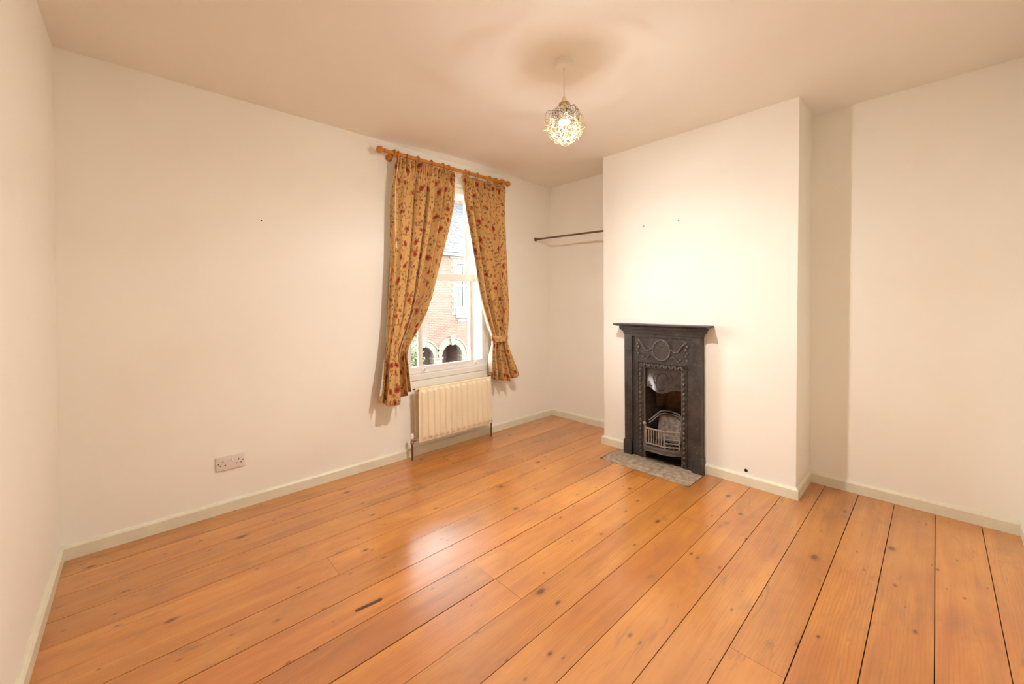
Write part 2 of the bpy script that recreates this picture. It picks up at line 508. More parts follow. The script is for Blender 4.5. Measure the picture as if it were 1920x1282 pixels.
# floor: dark subfloor, and every board a piece of its own
sub = MB().box(-0.1, W + 0.1, Y3 - 0.1, 0.1, -0.30, -0.022).build('floor', 'gap')
structure(sub, 'worn orange pine floorboards running across the whole bare room', 'floor')
joints = [-0.002, -0.19, -0.371, -0.556, -0.730, -0.906, -1.076, -1.252, -1.429, -1.605, -1.777, -1.9535, -2.1255,
          -2.301, -2.471, -2.644, -2.813, -2.985, -3.1615, Y3]
HX, HY0, HY1 = 3.022, -1.118, -1.836           # hearth front edge and its ends
butt = {5: [0.975], 3: [2.55], 8: [1.477, 2.95], 9: [1.479], 13: [1.02], 14: [1.86], 11: [2.62], 1: [2.12], 16: [1.15]}
def xmax(y):
    if HY1 - 0.002 < y < HY0 + 0.002: return HX - 0.002
    if Y2 < y < Y1: return WC - 0.001
    return W - 0.001
for i in range(len(joints) - 1):
    ya, yb = joints[i], joints[i + 1]
    g = 0.0022 + 0.0018 * rnd.random()
    if i in (13, 15, 8): g += 0.0008
    ya -= g * 0.5; yb += g * 0.5
    cuts = [ya] + sorted([b for b in (Y1, HY0 + 0.002, HY1 - 0.002, Y2) if yb < b < ya], reverse=True) + [yb]
    ends = [0.002] + butt.get(i, []) + [None]
    for k in range(len(ends) - 1):
        x0 = ends[k] + (0.0008 if k else 0)
        x1 = ends[k + 1]
        if x1 is not None:
            poly = [(x0, yb), (x1 - 0.0008, yb), (x1 - 0.0008, ya), (x0, ya)]
        else:
            right = []
            for c in range(len(cuts) - 1):
                mx = xmax((cuts[c] + cuts[c + 1]) / 2)
                right += [(mx, cuts[c]), (mx, cuts[c + 1])]
            clean = []
            for q in right:
                if not clean or (abs(q[0] - clean[-1][0]) + abs(q[1] - clean[-1][1])) > 1e-6: clean.append(q)
            poly = [(x0, ya)] + clean + [(x0, yb)]
        dz = rnd.uniform(-0.0008, 0.0006)
        MB().prism(poly, XYZ, -0.022, dz).build('floorboard', 'boards', sub)

def filler(p0, p1, w):
    d = Vector((p1[0] - p0[0], p1[1] - p0[1], 0)).normalized(); n = Vector((-d.y, d.x, 0)) * w / 2
    a, b = Vector((p0[0], p0[1], 0)), Vector((p1[0], p1[1], 0))
    MB().prism([tuple((a - n)[:2]), tuple((b - n * 1.25)[:2]), tuple((b + d * 0.006 + n * 0.3)[:2]), tuple((b + n)[:2]), tuple((a + n * 0.9)[:2])], XYZ, -0.004, 0.0011).build('filler_patch', 'filler', sub)
filler((0.938, -1.350), (1.045, -1.360), 0.015)

ceil = MB().hexa([(-0.12, Y3 - 0.12, hc(-.12, Y3 - .12)), (W + 0.12, Y3 - 0.12, hc(W + .12, Y3 - .12)), (W + 0.12, 0.12, hc(W + .12, .12)), (-0.12, 0.12, hc(-.12, .12)),
                  (-0.12, Y3 - 0.12, TOP), (W + 0.12, Y3 - 0.12, TOP), (W + 0.12, 0.12, TOP), (-0.12, 0.12, TOP)]).build('ceiling', 'ceiling')
structure(ceil, 'plain cream painted plaster ceiling', 'ceiling')

# wall pieces ----------------------------------------------------
lean = 0.0187 / 2.55
wl = MB().hexa([(-0.15, Y3 - 0.15, -0.3), (lean * -0.3, Y3 - 0.15, -0.3), (lean * -0.3, 0.0, -0.3), (-0.15, 0.0, -0.3),
                (-0.15, Y3 - 0.15, TOP), (lean * TOP, Y3 - 0.15, TOP), (lean * TOP, 0.0, TOP), (-0.15, 0.0, TOP)]).build('wall_left', 'wall')
structure(wl, 'cream plaster wall along the left edge of the room', 'wall')
OX0, OX1, OZ0, OZ1 = 1.86, 2.85, 0.622, 2.42   # window opening
def frame_wall(x0, x1, z0, z1, a0, a1, b0, b1, y0, y1):
    m = MB(); bm = m.bm
    def ring(y):
        return [bm.verts.new(p) for p in ((x0, y, z0), (x1, y, z0), (x1, y, z1), (x0, y, z1))], \
               [bm.verts.new(p) for p in ((a0, y, b0), (a1, y, b0), (a1, y, b1), (a0, y, b1))]
    o0, i0 = ring(y0); o1, i1 = ring(y1)
    for k in range(4):
        j = (k + 1) % 4
        bm.faces.new((o0[k], o0[j], i0[j], i0[k])); bm.faces.new((o1[k], i1[k], i1[j], o1[j]))
        bm.faces.new((o0[k], o1[k], o1[j], o0[j])); bm.faces.new((i0[k], i0[j], i1[j], i1[k]))
    return m
wf = frame_wall(-0.15, W + 0.15, -0.3, TOP, OX0, OX1, OZ0, OZ1, 0.0, 0.14).build('wall_far', 'wall')
structure(wf, 'long cream plaster wall that holds the curtained window', 'wall')
wo = frame_wall(-1.5, W + 1.5, -3.0, 3.2, 1.90, 2.81, 0.60, 2.40, 0.141, 0.36).build('wall_outside', 'reveal')
structure(wo, 'white painted outer masonry reveal around the window', 'wall')
wr = MB().box(W, W + 0.15, Y3 - 0.15, 0.0, -0.3, TOP).build('wall_right', 'wall')
structure(wr, 'cream plaster wall at the back of the chimney alcoves', 'wall')
wn = MB().box(-0.15, W + 0.15, Y3 - 0.15, Y3, -0.3, TOP).build('wall_near', 'wall')
structure(wn, 'cream plaster wall behind the viewer at the right edge', 'wall')

FY0, FY1, FZ = -1.365, -1.677, 0.745       # fire opening in the breast
y2t = Y2 - 0.0208; y1t = Y1 - 0.0076
mb = MB()
def blk(ya0, ya1, yb0, yb1, z0, z1):
    mb.hexa([(WC, yb0, z0), (W, yb0, z0), (W, ya0, z0), (WC, ya0, z0), (WC, yb1, z1), (W, yb1, z1), (W, ya1, z1), (WC, ya1, z1)])
def ly(a, b, z): return a + (b - a) * max(0, z) / 2.55
blk(ly(Y1, y1t, -.3), ly(Y1, y1t, FZ), FY0, FY0, -0.3, FZ)
blk(FY1, FY1, ly(Y2, y2t, -.3), ly(Y2, y2t, FZ), -0.3, FZ)
blk(ly(Y1, y1t, FZ), ly(Y1, y1t, TOP), ly(Y2, y2t, FZ), ly(Y2, y2t, TOP), FZ, TOP)
cb = mb.build('wall_chimney_breast', 'wall')
structure(cb, 'projecting cream chimney breast above and around the iron fireplace', 'wall')
for (y, z) in ((-1.342, 1.884), (-1.629, 1.883)):
    MB().lathe([(0.0045, -0.004), (0.0045, 0.0012), (0.0, 0.0016)], (WC, y, z), (-1, 0, 0), 10).build('wall_plug', 'copper', cb, 40)
MB().lathe([(0.0045, -0.004), (0.0045, 0.0012), (0.0, 0.0016)], (0.896, 0, 1.814), (0, -1, 0), 10).build('wall_plug', 'copper', wf, 40)
MB().lathe([(0.011, -0.003), (0.011, 0.0015), (0.008, 0.002)], (WC, -2.092, 0.098), (-1, 0, 0), 14).build('pipe_hole', 'dark', cb, 40)

# slim uneven plaster fillet where the ceiling meets the wall over the window
mb = MB(); N = 24; rows = []
for i in range(N + 1):
    u = i / N; x = 1.72 + u * 1.55
    k = math.sin(math.pi * u) ** 0.8
    rows.append([(x, 0.01, hc(x, 0) + 0.01), (x, -0.004, hc(x, 0) - 0.001 - 0.014 * k), (x, -0.03 * k - 0.006, hc(x, 0) - 0.010 * k), (x, -0.085 * k - 0.008, hc(x, -0.08) + 0.0005), (x, -0.05, hc(x, 0) + 0.02)])
mb.grid(rows)
structure(mb.build('trim_1', 'wall', None, 60), 'uneven plaster fillet between ceiling and wall above the window', 'trim')

# baseboards -------------------------------------------------------
BH, BT = 0.072, 0.0178
prof = [(0, -0.01), (BT, -0.01), (BT, BH - 0.013), (BT - 0.006, BH - 0.004), (BT - 0.011, BH), (0, BH)]
def skirting(name, p0, p1, nrm, label, m0=0.0, m1=0.0):
    """p0->p1 along the wall, nrm into the room, m = mitre extension of the front face at each end"""
    p0 = Vector(p0 + (0,)); p1 = Vector(p1 + (0,)); nrm = Vector(nrm + (0,)); d = (p1 - p0).normalized()
    m = MB()
    a = [m.bm.verts.new(p0 + nrm * q[0] - d * m0 * q[0] + Vector((0, 0, q[1]))) for q in prof]
    b = [m.bm.verts.new(p1 + nrm * q[0] + d * m1 * q[0] + Vector((0, 0, q[1]))) for q in prof]
    n = len(prof)
    m.bm.faces.new(a[::-1]); m.bm.faces.new(b)
    for i in range(n):
        j = (i + 1) % n; m.bm.faces.new((a[i], a[j], b[j], b[i]))
    return structure(m.build(name, 'skirting'), label, 'baseboard')
skirting('baseboard_left', (0.0, Y3), (0.0, 0.0), (1, 0), 'low sage green skirting board along the left wall', -1, -1)
skirting('baseboard_far', (0.0, 0.0), (W, 0.0), (0, -1), 'long low sage green skirting board under the window', -1, -1)
skirting('baseboard_alcove', (W, 0.0), (W, Y1), (-1, 0), 'short skirting board at the back of the window-side alcove', -1, -1)
skirting('baseboard_breast_far', (W, Y1), (WC, Y1), (0, 1), 'skirting on the hidden window-side cheek of the chimney breast', -1, 1)
skirting('baseboard_breast_left', (WC, Y1), (WC, -1.186), (-1, 0), 'short skirting piece between breast corner and fireplace', 1, 0)
skirting('baseboard_breast_right', (WC, -1.824), (WC, Y2), (-1, 0), 'skirting on the breast front right of the fireplace', 0, 1)
skirting('baseboard_breast_near', (WC, Y2), (W, Y2), (0, -1), 'shaded short skirting on the right cheek of the breast', 1, -1)
skirting('baseboard_right', (W, Y2), (W, Y3), (-1, 0), 'skirting board along the bare right-hand wall', -1, -1)
skirting('baseboard_near', (W, Y3), (0.0, Y3), (0, 1), 'skirting on the wall behind the viewer at the right edge', -1, -1)

# ------------------------------------------------------------------ window
win = empty('window_1', (2.355, 0.0, OZ0))
tag(win, 'white sash window with narrow side panes behind tied floral curtains', 'window', kind='structure')
E_ = 0.002
fm = MB()
fm.box(OX0 + E_, 1.922, 0.002, 0.14, OZ0 + E_, OZ1 - E_).box(2.788, OX1 - E_, 0.002, 0.14, OZ0 + E_, OZ1 - E_)
fm.box(1.922, 2.788, 0.002, 0.14, 2.352, OZ1 - E_).box(1.922, 2.788, -0.006, 0.14, OZ0 + E_, 0.672, 0.003)
fm.box(1.922, 1.934, 0.012, 0.026, 0.672, 2.352).box(2.776, 2.788, 0.012, 0.026, 0.672, 2.352)
fm.box(1.922, 2.788, 0.012, 0.026, 2.340, 2.352)
fm.build('window_frame', 'white_gloss', win)
def sash(name, y0, y1, z0, z1, bot, top, upper):
    m = MB()
    xs = [(1.926, 1.968), (2.046, 2.086), (2.602, 2.645), (2.735, 2.784)] if not upper else [(1.926, 1.975), (2.082, 2.118), (2.584, 2.622), (2.735, 2.784)]
    m.box(1.926, 2.784, y0, y1, z0, z0 + bot, 0.003).box(1.926, 2.784, y0, y1, z1 - top, z1, 0.003)
    for k, (a, b) in enumerate(xs):
        if k in (0, 3): m.box(a, b, y0, y1, z0 + bot, z1 - top, 0.003)
        else:
            m.box(a, b, y0 + 0.012, y1 - 0.004, z0 + bot, z1 - top, 0.003)
            m.box(a + 0.010, b - 0.010, y0 + 0.003, y0 + 0.014, z0 + bot, z1 - top, 0.003)
    s = m.build(name, 'white_gloss', win)
    yc = (y0 + y1) / 2 + 0.003
    for k in range(3):
        MB().box(xs[k][1] - 0.004, xs[k + 1][0] + 0.004, yc, yc + 0.003, z0 + bot - 0.004, z1 - top + 0.004).build('pane', 'glass', s)
    return s
low = sash('lower_sash', 0.030, 0.068, 0.674, 1.540, 0.056, 0.066, False)
up = sash('upper_sash', 0.072, 0.110, 1.490, 2.348, 0.055, 0.060, True)
for x in (2.085, 2.645):
    m = MB()
    m.box(x - 0.018, x + 0.018, 0.024, 0.032, 0.690, 0.722, 0.002)
    m.tube([(x, 0.026, 0.702), (x, 0.008, 0.704), (x, -0.004, 0.712), (x, -0.006, 0.722)], [0.010, 0.010, 0.009, 0.006], 8)
    m.build('finger_lift', 'white_switch', low, 40)

# ------------------------------------------------------------------ curtain pole, rings
PY, PZ, PR = -0.10, 2.437, 0.0155
pole = empty('curtain_pole', (2.315, 0.0, PZ))
tag(pole, 'orange varnished wooden curtain pole with ball finials above the window', 'curtain pole')
MB().tube([(1.70, PY, PZ), (2.94, PY, PZ)], PR, 16).build('pole_rod', 'pole', pole, 40)
fprof = [(0.012, 0.0), (0.0175, 0.002), (0.0175, 0.010), (0.013, 0.014), (0.013, 0.020), (0.020, 0.024), (0.025, 0.032), (0.0275, 0.044), (0.025, 0.058), (0.017, 0.067), (0.0, 0.071)]
MB().lathe(fprof, (1.705, PY, PZ), (-1, 0, 0), 18).build('finial', 'pole', pole, 50)
MB().lathe(fprof, (2.930, PY, PZ), (1, 0, 0), 18).build('finial', 'pole', pole, 50)
for x in (1.778, 2.955 - 0.05):
    m = MB()
    m.lathe([(0.028, 0.0), (0.028, 0.008), (0.019, 0.014), (0.017, 0.060), (0.018, 0.072), (0.018, 0.085)], (x, 0.0, PZ - (0.012 if x < 2 else 0.002)), (0, -1, 0), 16)
    m.tube([(x + 0.0, PY + 0.023 * math.sin(a), PZ - 0.0 + 0.023 * math.cos(a)) for a in [k * 2 * math.pi / 18 for k in range(18)]], 0.0085, 8, closed=True)
    m.build('bracket', 'pole', pole, 45)
ring_me = MB().tube([(0, 0.0260 * math.sin(k * math.pi / 10), 0.0260 * math.cos(k * math.pi / 10)) for k in range(20)], 0.0050, 8, closed=True)
ring_me.tube([(0, 0, -0.027), (0, 0, -0.034)], 0.003, 6)
ring_me = ring_me.mesh('curtain_ring', 'pole', smooth=50)
ordn = ['first', 'second', 'third', 'fourth', 'fifth', 'sixth']
for side, xs in (('left', (1.807, 1.885, 1.98, 2.107, 2.22, 2.274)), ('right', (2.455, 2.492, 2.592, 2.735, 2.814, 2.885))):
    for i, x in enumerate(xs):
        o = bpy.data.objects.new('curtain_ring', ring_me); COL.objects.link(o)
        o.location = (x, PY, PZ - 0.004); o.rotation_euler = (0, rnd.uniform(-0.12, 0.12), rnd.uniform(-0.25, 0.25))
        tag(o, 'small wooden ring on the pole, %s from the left above the %s-hand curtain' % (ordn[i], side), 'curtain ring', 'wooden rings on the curtain pole')

# ------------------------------------------------------------------ curtains
def lerp_tab(tab, z):
    if z >= tab[0][0]: return tab[0][1]
    for (za, a), (zb, b) in zip(tab, tab[1:]):
        if z >= zb:
            t = (za - z) / (za - zb)
            return a + (b - a) * t
    return tab[-1][1]
def smooth_tab(tab, z, w=0.03):
    return sum(lerp_tab(tab, z + k * w) for k in (-2, -1, 0, 1, 2)) / 5
def curtain(name, label, Lt, Rt, ztop, hem, folds, pinch, seed, width, flip):
    e = empty(name, ((Lt[0][1] + Rt[0][1]) / 2, PY, hem(0.5)))
    tag(e, label, 'curtain', 'floral curtains')
    r = random.Random(seed)
    NU, NV = 240, 120
    ph = [r.uniform(0, 6.28) for _ in range(8)]
    def surf(u, v, off=0.0):
        zb = hem(u)
        z = ztop + (zb - ztop) * v
        L, R_ = smooth_tab(Lt, z), smooth_tab(Rt, z)
        head = max(0.0, 1 - (ztop - z) / 0.10)
        pz = math.exp(-((z - pinch) / 0.10) ** 2)
        wv = 0.5 + 0.5 * math.sin(6.283 * 1.5 * u + ph[0])
        drift = 0.25 * math.sin(2.2 * z + ph[1]) + 0.08 * math.sin(6.5 * z + ph[6])
        th_ = 6.283 * (folds * u + 0.35 * math.sin(6.283 * u + ph[2])) + drift * 2 + ph[3]
        f = 0.75 - 1.55 * abs(math.sin(th_ * 0.5)) ** 0.8
        f2 = math.sin(6.283 * (folds * 2.1 * u) + ph[4] + 2.1 * z)
        fine = math.sin(6.283 * 11 * u + 2.5 * math.sin(6.283 * 2.3 * u + ph[5]) + 4 * z)
        dep = (1 - min(1, head * 1.1))
        below = max(0.0, min(1.0, (pinch - z) / 0.35)) if z < pinch else 0.0
        amp = 0.046 * min(1.0, (ztop - z) / 0.28) * (1 - 0.45 * pz) * (1 + 0.7 * below)
        y = PY - 0.012 * pz + amp * (0.95 * f + 0.22 * f2 * wv) + 0.021 * (1 - 1.9 * abs(fine)) * (math.exp(-((ztop - z) / 0.095) ** 2)) + 0.001 * fine
        y += 0.0025 * noise.noise(Vector((u * 9, z * 5, seed)))
        # folds swing the cloth sideways a little too
        x = L + (R_ - L) * u + 0.010 * amp / 0.036 * math.sin(6.283 * (folds * u) + ph[3] + 1.3 + drift * 2) * math.sin(math.pi * u)
        x += 0.003 * fine * head
        z2 = z + (0.004 * fine * head if v < 0.02 else 0)
        return (x, y + off, z2)
    rows, uvs = [], []
    for i in range(NV + 1):
        v = i / NV
        v = v * v * 0.35 + v * 0.65
        rows.append([surf(j / NU, v) for j in range(NU + 1)])
        zz = [rows[-1][j][2] for j in range(NU + 1)]
        uvs.append([(j / NU * width + seed * 1.7, zz[j]) for j in range(NU + 1)])
    m = MB(); m.grid(rows, uvs)
    cl = m.build('curtain_cloth', 'fabric', e, 180)
    sm = cl.modifiers.new('thickness', 'SOLIDIFY'); sm.thickness = 0.0022; sm.offset = 0
    rows = []
    for i in range(0, 41):
        v = 0.03 + 0.94 * i / 40
        rr = []
        for j in range(0, 61):
            u = 0.012 + 0.976 * j / 60
            if name_lining_left(seed): u = -0.035 * max(0, (v - 0.62) / 0.38) + u
            p = surf(min(1, max(0, u)), v, 0.0115)
            rr.append((p[0] + (min(0, u) * 1.1), p[1], p[2]))
        rows.append(rr)
    m = MB(); m.grid(rows)
    ln = m.build('lining', 'lining', e, 180)
    tag(ln, 'plain cream lining')
    # heading tape
    rows = []
    for i in range(5):
        v = 0.012 + i * 0.009
        rows.append([surf(0.01 + 0.98 * j / 120, v, 0.008) for j in range(121)])
    m = MB(); m.grid(rows); m.build('heading_tape', 'cord', e, 180)
    return e, surf
def name_lining_left(seed): return seed == 3
LtL = [(2.40, 1.790), (2.30, 1.772), (2.007, 1.748), (1.637, 1.740), (1.144, 1.706), (0.75, 1.660), (0.50, 1.625)]
RtL = [(2.40, 2.338), (2.143, 2.316), (1.905, 2.258), (1.624, 2.168), (1.308, 2.075), (1.133, 1.997), (0.966, 1.889), (0.90, 1.838), (0.82, 1.850), (0.56, 1.868)]
def hemL(u): return 0.520 - 0.030 * math.sin(math.pi * min(1, u * 1.25)) + 0.055 * max(0, (u - 0.55) / 0.45)
cl_, surfL = curtain('curtain', 'longer floral curtain left of the glass, hanging past the radiator end', LtL, RtL, 2.412, hemL, 4.6, 0.93, 3, 1.05, False)
LtR = [(2.40, 2.420), (2.162, 2.430), (1.932, 2.484), (1.601, 2.553), (1.309, 2.612), (1.109, 2.685), (0.97, 2.738), (0.935, 2.752), (0.90, 2.745), (0.756, 2.722), (0.56, 2.714)]
RtR = [(2.40, 2.932), (2.35, 2.938), (1.883, 2.946), (1.414, 2.967), (1.204, 2.978), (0.995, 2.947), (0.93, 2.925), (0.88, 2.930), (0.672, 3.022), (0.525, 3.084)]
def hemR(u): return 0.560 - 0.035 * math.sin(math.pi * u) - 0.012 * u + 0.006 * math.sin(u * 22)
cr_, surfR = curtain('curtain', 'floral curtain right of the glass, gathered by a tieback into a flared tail', LtR, RtR, 2.400, hemR, 4.4, 0.925, 5, 0.95, True)
# tieback of the right curtain
m = MB(); rows = []; uvs = []
for i in range(7):
    rr, uu = [], []
    for j in range(49):
        a = j / 48 * 2 * math.pi
        zc = 0.938 + 0.012 * math.sin(a)
        x = 2.838 + 0.094 * math.cos(a); y = PY - 0.012 + 0.046 * math.sin(a)
        bulge = 0.006 * math.sin(math.pi * i / 6) + 0.002 * math.sin(j * 2.1)
        rr.append((x + bulge * math.cos(a), y + bulge * math.sin(a), zc - 0.028 + 0.056 * i / 6))
        uu.append((j / 48 * 0.5 + 9.1, 0.06 * i / 6))
    rows.append(rr); uvs.append(uu)
m.grid(rows, uvs); m.build('tieback', 'fabric', cr_, 180)
# draw cord hanging at the outer edge of the left curtain
MB().tube([(1.790, -0.135, 2.36), (1.765, -0.140, 2.20), (1.758, -0.138, 2.0), (1.757, -0.138, 1.85), (1.768, -0.137, 1.70)], 0.0022, 6).build('draw_cord', 'cord', cl_, 60)

# ------------------------------------------------------------------ radiator
RX0, RX1, RZ0, RZ1 = 1.942, 2.705, 0.146, 0.584
rad = empty('radiator', (2.32, -0.1, 0.0))
tag(rad, 'cream double panel radiator with vertical flutes under the window', 'radiator')
def rpanel(name, yf, thick, sgn):
    nf = 13; NX = nf * 10; rows = []
    zs = [RZ0, RZ0 + 0.012, RZ0 + 0.026, RZ0 + 0.034, RZ0 + 0.044, RZ0 + 0.056] + [RZ0 + 0.056 + (RZ1 - RZ0 - 0.10) * k / 6 for k in range(1, 6)] + [RZ1 - 0.044, RZ1 - 0.034, RZ1 - 0.026, RZ1 - 0.016, RZ1 - 0.004, RZ1]
    def prof(x, z):
        t = (x - RX0 - 0.012) / (RX1 - RX0 - 0.024) * nf
        if t <= 0 or t >= nf: return 0.0
        fr = t - math.floor(t)
        w = 0.5 - 0.5 * math.cos(2 * math.pi * fr)
        w = min(1.0, max(0.0, (w - 0.12) / 0.40)); w = w * w * (3 - 2 * w)
        e = min((z - RZ0 - 0.022) / 0.034, (RZ1 - 0.018 - z) / 0.030, 1.0)
        e = max(0.0, e); e = math.sqrt(max(0, 1 - (1 - e) ** 2))
        return 0.015 * w * e
    for z in zs:
        row = []
        for j in range(NX + 1):
            x = RX0 + (RX1 - RX0) * j / NX
            edge = 0.004 if (j == 0 or j == NX or z in (RZ0, RZ1)) else 0.0
            row.append((x, yf + sgn * (-prof(x, z) + edge + (0.0 if not (RZ0 + 0.005 < z < RZ0 + 0.02) else 0.002)), z))
        rows.append(row)
    m = MB(); m.grid(rows)
    y2 = yf + sgn * thick
    m.box(RX0, RX1, min(yf + sgn * 0.004, y2), max(yf + sgn * 0.004, y2), RZ0, RZ1)
    return m.build(name, 'radiator', rad, 35)
rpanel('front_panel', -0.139, 0.012, 1)
rpanel('rear_panel', -0.062, 0.011, -1)
for x in (RX0 + 0.004, RX1 - 0.024):
    for z in (RZ0 + 0.006, RZ1 - 0.05):
        MB().box(x, x + 0.02, -0.128, -0.072, z, z + 0.026).build('header_pipe', 'radiator', rad)
m = MB()
for k in range(34):
    x = RX0 + 0.04 + k * (RX1 - RX0 - 0.08) / 33
    m.box(x, x + 0.0015, -0.122, -0.080, RZ0 + 0.05, RZ1 - 0.04)
tag(m.build('convector_fin', 'radiator', rad), kind='stuff')
for x in (2.12, 2.53):
    MB().box(x - 0.015, x + 0.015, -0.053, -0.001, 0.25, 0.50).build('wall_bracket', 'radiator', rad)
for yy in (-0.068, -0.133):
    MB().lathe([(0.006, 0), (0.006, 0.012), (0.004, 0.013)], (RX0 + 0.004, yy, RZ1 - 0.016), (-1, 0, 0), 10).build('bleed_plug', 'copper', rad, 40)
vx, vy = 1.906, -0.084
MB().tube([(vx, vy, -0.02), (vx, vy, 0.135)], 0.0075, 12).build('pipe', 'copper', rad, 40)
v = MB()
v.lathe([(0.011, 0.128), (0.014, 0.132), (0.014, 0.150), (0.011, 0.154), (0.0125, 0.172), (0.010, 0.178)], (vx, vy, 0), n=12)
v.tube([(vx, vy, 0.160), (RX0 + 0.006, vy - 0.005, 0.160)], [0.011, 0.010], 10)
v.lathe([(0.010, 0.010), (0.0155, 0.012), (0.0155, 0.026), (0.010, 0.028)], (vx, vy - 0.001, 0.160), (1, 0, 0), 6)
vv = v.build('valve', 'brass', rad, 35)
MB().lathe([(0.0125, 0.176), (0.0145, 0.180), (0.0135, 0.208), (0.010, 0.217), (0.0, 0.219)], (vx, vy, 0), n=14).build('valve_cap', 'white_switch', vv, 40)
vx2, vy2 = 2.738, -0.088
MB().tube([(vx2, vy2, -0.02), (vx2, vy2, 0.135)], 0.0075, 12).build('pipe', 'copper', rad, 40)
v = MB()
v.lathe([(0.010, 0.128), (0.0125, 0.134), (0.0125, 0.152), (0.009, 0.158), (0.009, 0.176), (0.0055, 0.180), (0.0045, 0.207), (0.0, 0.208)], (vx2, vy2, 0), n=12)
v.tube([(vx2, vy2, 0.160), (RX1 - 0.006, vy2, 0.160)], [0.010, 0.010], 10)
v.build('lockshield_valve', 'copper', rad, 35)

# ------------------------------------------------------------------ double socket
sk = empty('wall_socket', (0.708, 0.0, 0.302))
tag(sk, 'white double power socket with two rocker switches low on the wall', 'socket')
MB().box(0.634, 0.782, -0.0105, -0.0005, 0.2585, 0.3455, 0.004, 3).build('face_plate', 'white_plastic', sk, 40)
for x in (0.698, 0.720):
    m = MB(); m.hexa([(x - 0.0065, -0.010, 0.303), (x + 0.0065, -0.010, 0.303), (x + 0.0065, -0.009, 0.303), (x - 0.0065, -0.009, 0.303),
                      (x - 0.0065, -0.0150, 0.325), (x + 0.0065, -0.0150, 0.325), (x + 0.0065, -0.009, 0.325), (x - 0.0065, -0.009, 0.325)])
    m.build('rocker_switch', 'white_switch', sk)
for cx in (0.668, 0.749):
    for (dx, dz, w, h) in ((0, 0.011, 0.0045, 0.009), (-0.0112, -0.011, 0.0075, 0.0050), (0.0112, -0.011, 0.0075, 0.0050)):
        MB().box(cx + dx - w / 2, cx + dx + w / 2, -0.0112, -0.0095, 0.300 + dz - h / 2, 0.300 + dz + h / 2).build('pin_slot', 'dark', sk)
for cx in (0.6455, 0.7705):
    MB().lathe([(0.0034, 0.0), (0.0034, 0.0016), (0.0022, 0.0022)], (cx, -0.0098, 0.3015), (0, -1, 0), 12).build('screw', 'copper', sk, 40)

# ------------------------------------------------------------------ clothes rail in the alcove
rl = empty('clothes_rail', (3.468, -0.474, 1.94))
tag(rl, 'thin brown metal hanging rail fixed across the window-side alcove', 'clothes rail')
MB().tube([(3.468, -0.006, 1.955), (3.468, Y1 + 0.004, 1.926)], 0.0095, 12).build('rail_tube', 'rail', rl, 40)
MB().lathe([(0.021, 0.0), (0.021, 0.004), (0.015, 0.007), (0.0135, 0.022), (0.011, 0.022)], (3.468, -0.001, 1.955), (0, -1, 0), 18).build('end_socket', 'rail', rl, 40)
MB().lathe([(0.021, 0.0), (0.021, 0.004), (0.015, 0.007), (0.0135, 0.022), (0.011, 0.022)], (3.468, Y1 + 0.001, 1.926), (0, 1, 0), 18).build('end_socket', 'rail', rl, 40)

# ------------------------------------------------------------------ fireplace
fp = empty('fireplace', (WC, -1.505, 0.0))
tag(fp, 'small black Victorian cast iron bedroom fireplace with narrow mantel shelf', 'fireplace')
def FX(s, z, d): return (WC - d, -s, z)      # s to the right in the picture, d towards the room
def fbox(s0, s1, z0, z1, d0, d1, bev=0.0):
    return MB().box(WC - d1, WC - d0, -s1, -s0, z0, z1, bev)
OS0, OS1, OZT = 1.372, 1.668, 0.730
# outer back frame
fpoly = [(1.193, 0.0), (1.262, 0.0), (1.262, 0.985), (1.750, 0.985), (1.750, 0.0), (1.817, 0.0), (1.817, 1.0), (1.193, 1.0)]
MB().prism(fpoly, FX, 0.001, 0.060).build('outer_frame', 'iron', fp)
# inner casting with the arched fire opening cut out
ip = [(1.258, 0.0), (OS0, 0.0), (OS0, OZT), (OS1, OZT), (OS1, 0.0), (1.754, 0.0), (1.754, 1.0), (1.258, 1.0)]
MB().prism(ip, FX, 0.002, 0.044).build('front_panel', 'iron', fp)
# thin raised edge round opening
MB().tube([FX(OS0 - 0.004, 0.005, 0.046), FX(OS0 - 0.004, OZT + 0.004, 0.046), FX(OS1 + 0.004, OZT + 0.004, 0.046), FX(OS1 + 0.004, 0.005, 0.046)], 0.006, 6).build('opening_edge', 'relief', fp, 50)
MB().tube([FX(1.312, 0.02, 0.046), FX(1.312, 0.775, 0.046), FX(1.706, 0.775, 0.046), FX(1.706, 0.02, 0.046)], 0.005, 6).build('border_moulding', 'iron', fp, 50)
# plinth blocks
for s0, s1 in ((1.186, 1.262), (1.750, 1.824)):
    m = MB(); m.prism([(s0, 0.0), (s1, 0.0), (s1, 0.105), (s1 - 0.006, 0.120), (s0 + 0.006, 0.120), (s0, 0.105)], FX, 0.001, 0.070)
    m.build('plinth_block', 'iron', fp)
# cornice: stepped moulding with returns
m = MB()
steps = [(0.990, 1.000, 0.058, 1.196), (1.000, 1.008, 0.064, 1.190), (1.008, 1.022, 0.068, 1.186), (1.022, 1.034, 0.078, 1.177), (1.034, 1.046, 0.086, 1.169), (1.046, 1.068, 0.092, 1.163)]
for z0, z1, d, s in steps:
    m.box(WC - d, WC - 0.001, -(3.01 - s), -s, z0, z1, 0.0018, 1)
m.build('cornice', 'iron', fp, 30)
den = fbox(-0.004, 0.004, -0.004, 0.004, 0.0, 0.006)   # small dentil, shared
den_me = den.mesh('dentil', 'iron', (WC, 0, 0))
for k in range(24):
    s = 1.285 + k * (1.735 - 1.285) / 23
    inst('dentil', den_me, fp, FX(s, 1.041, 0.084))
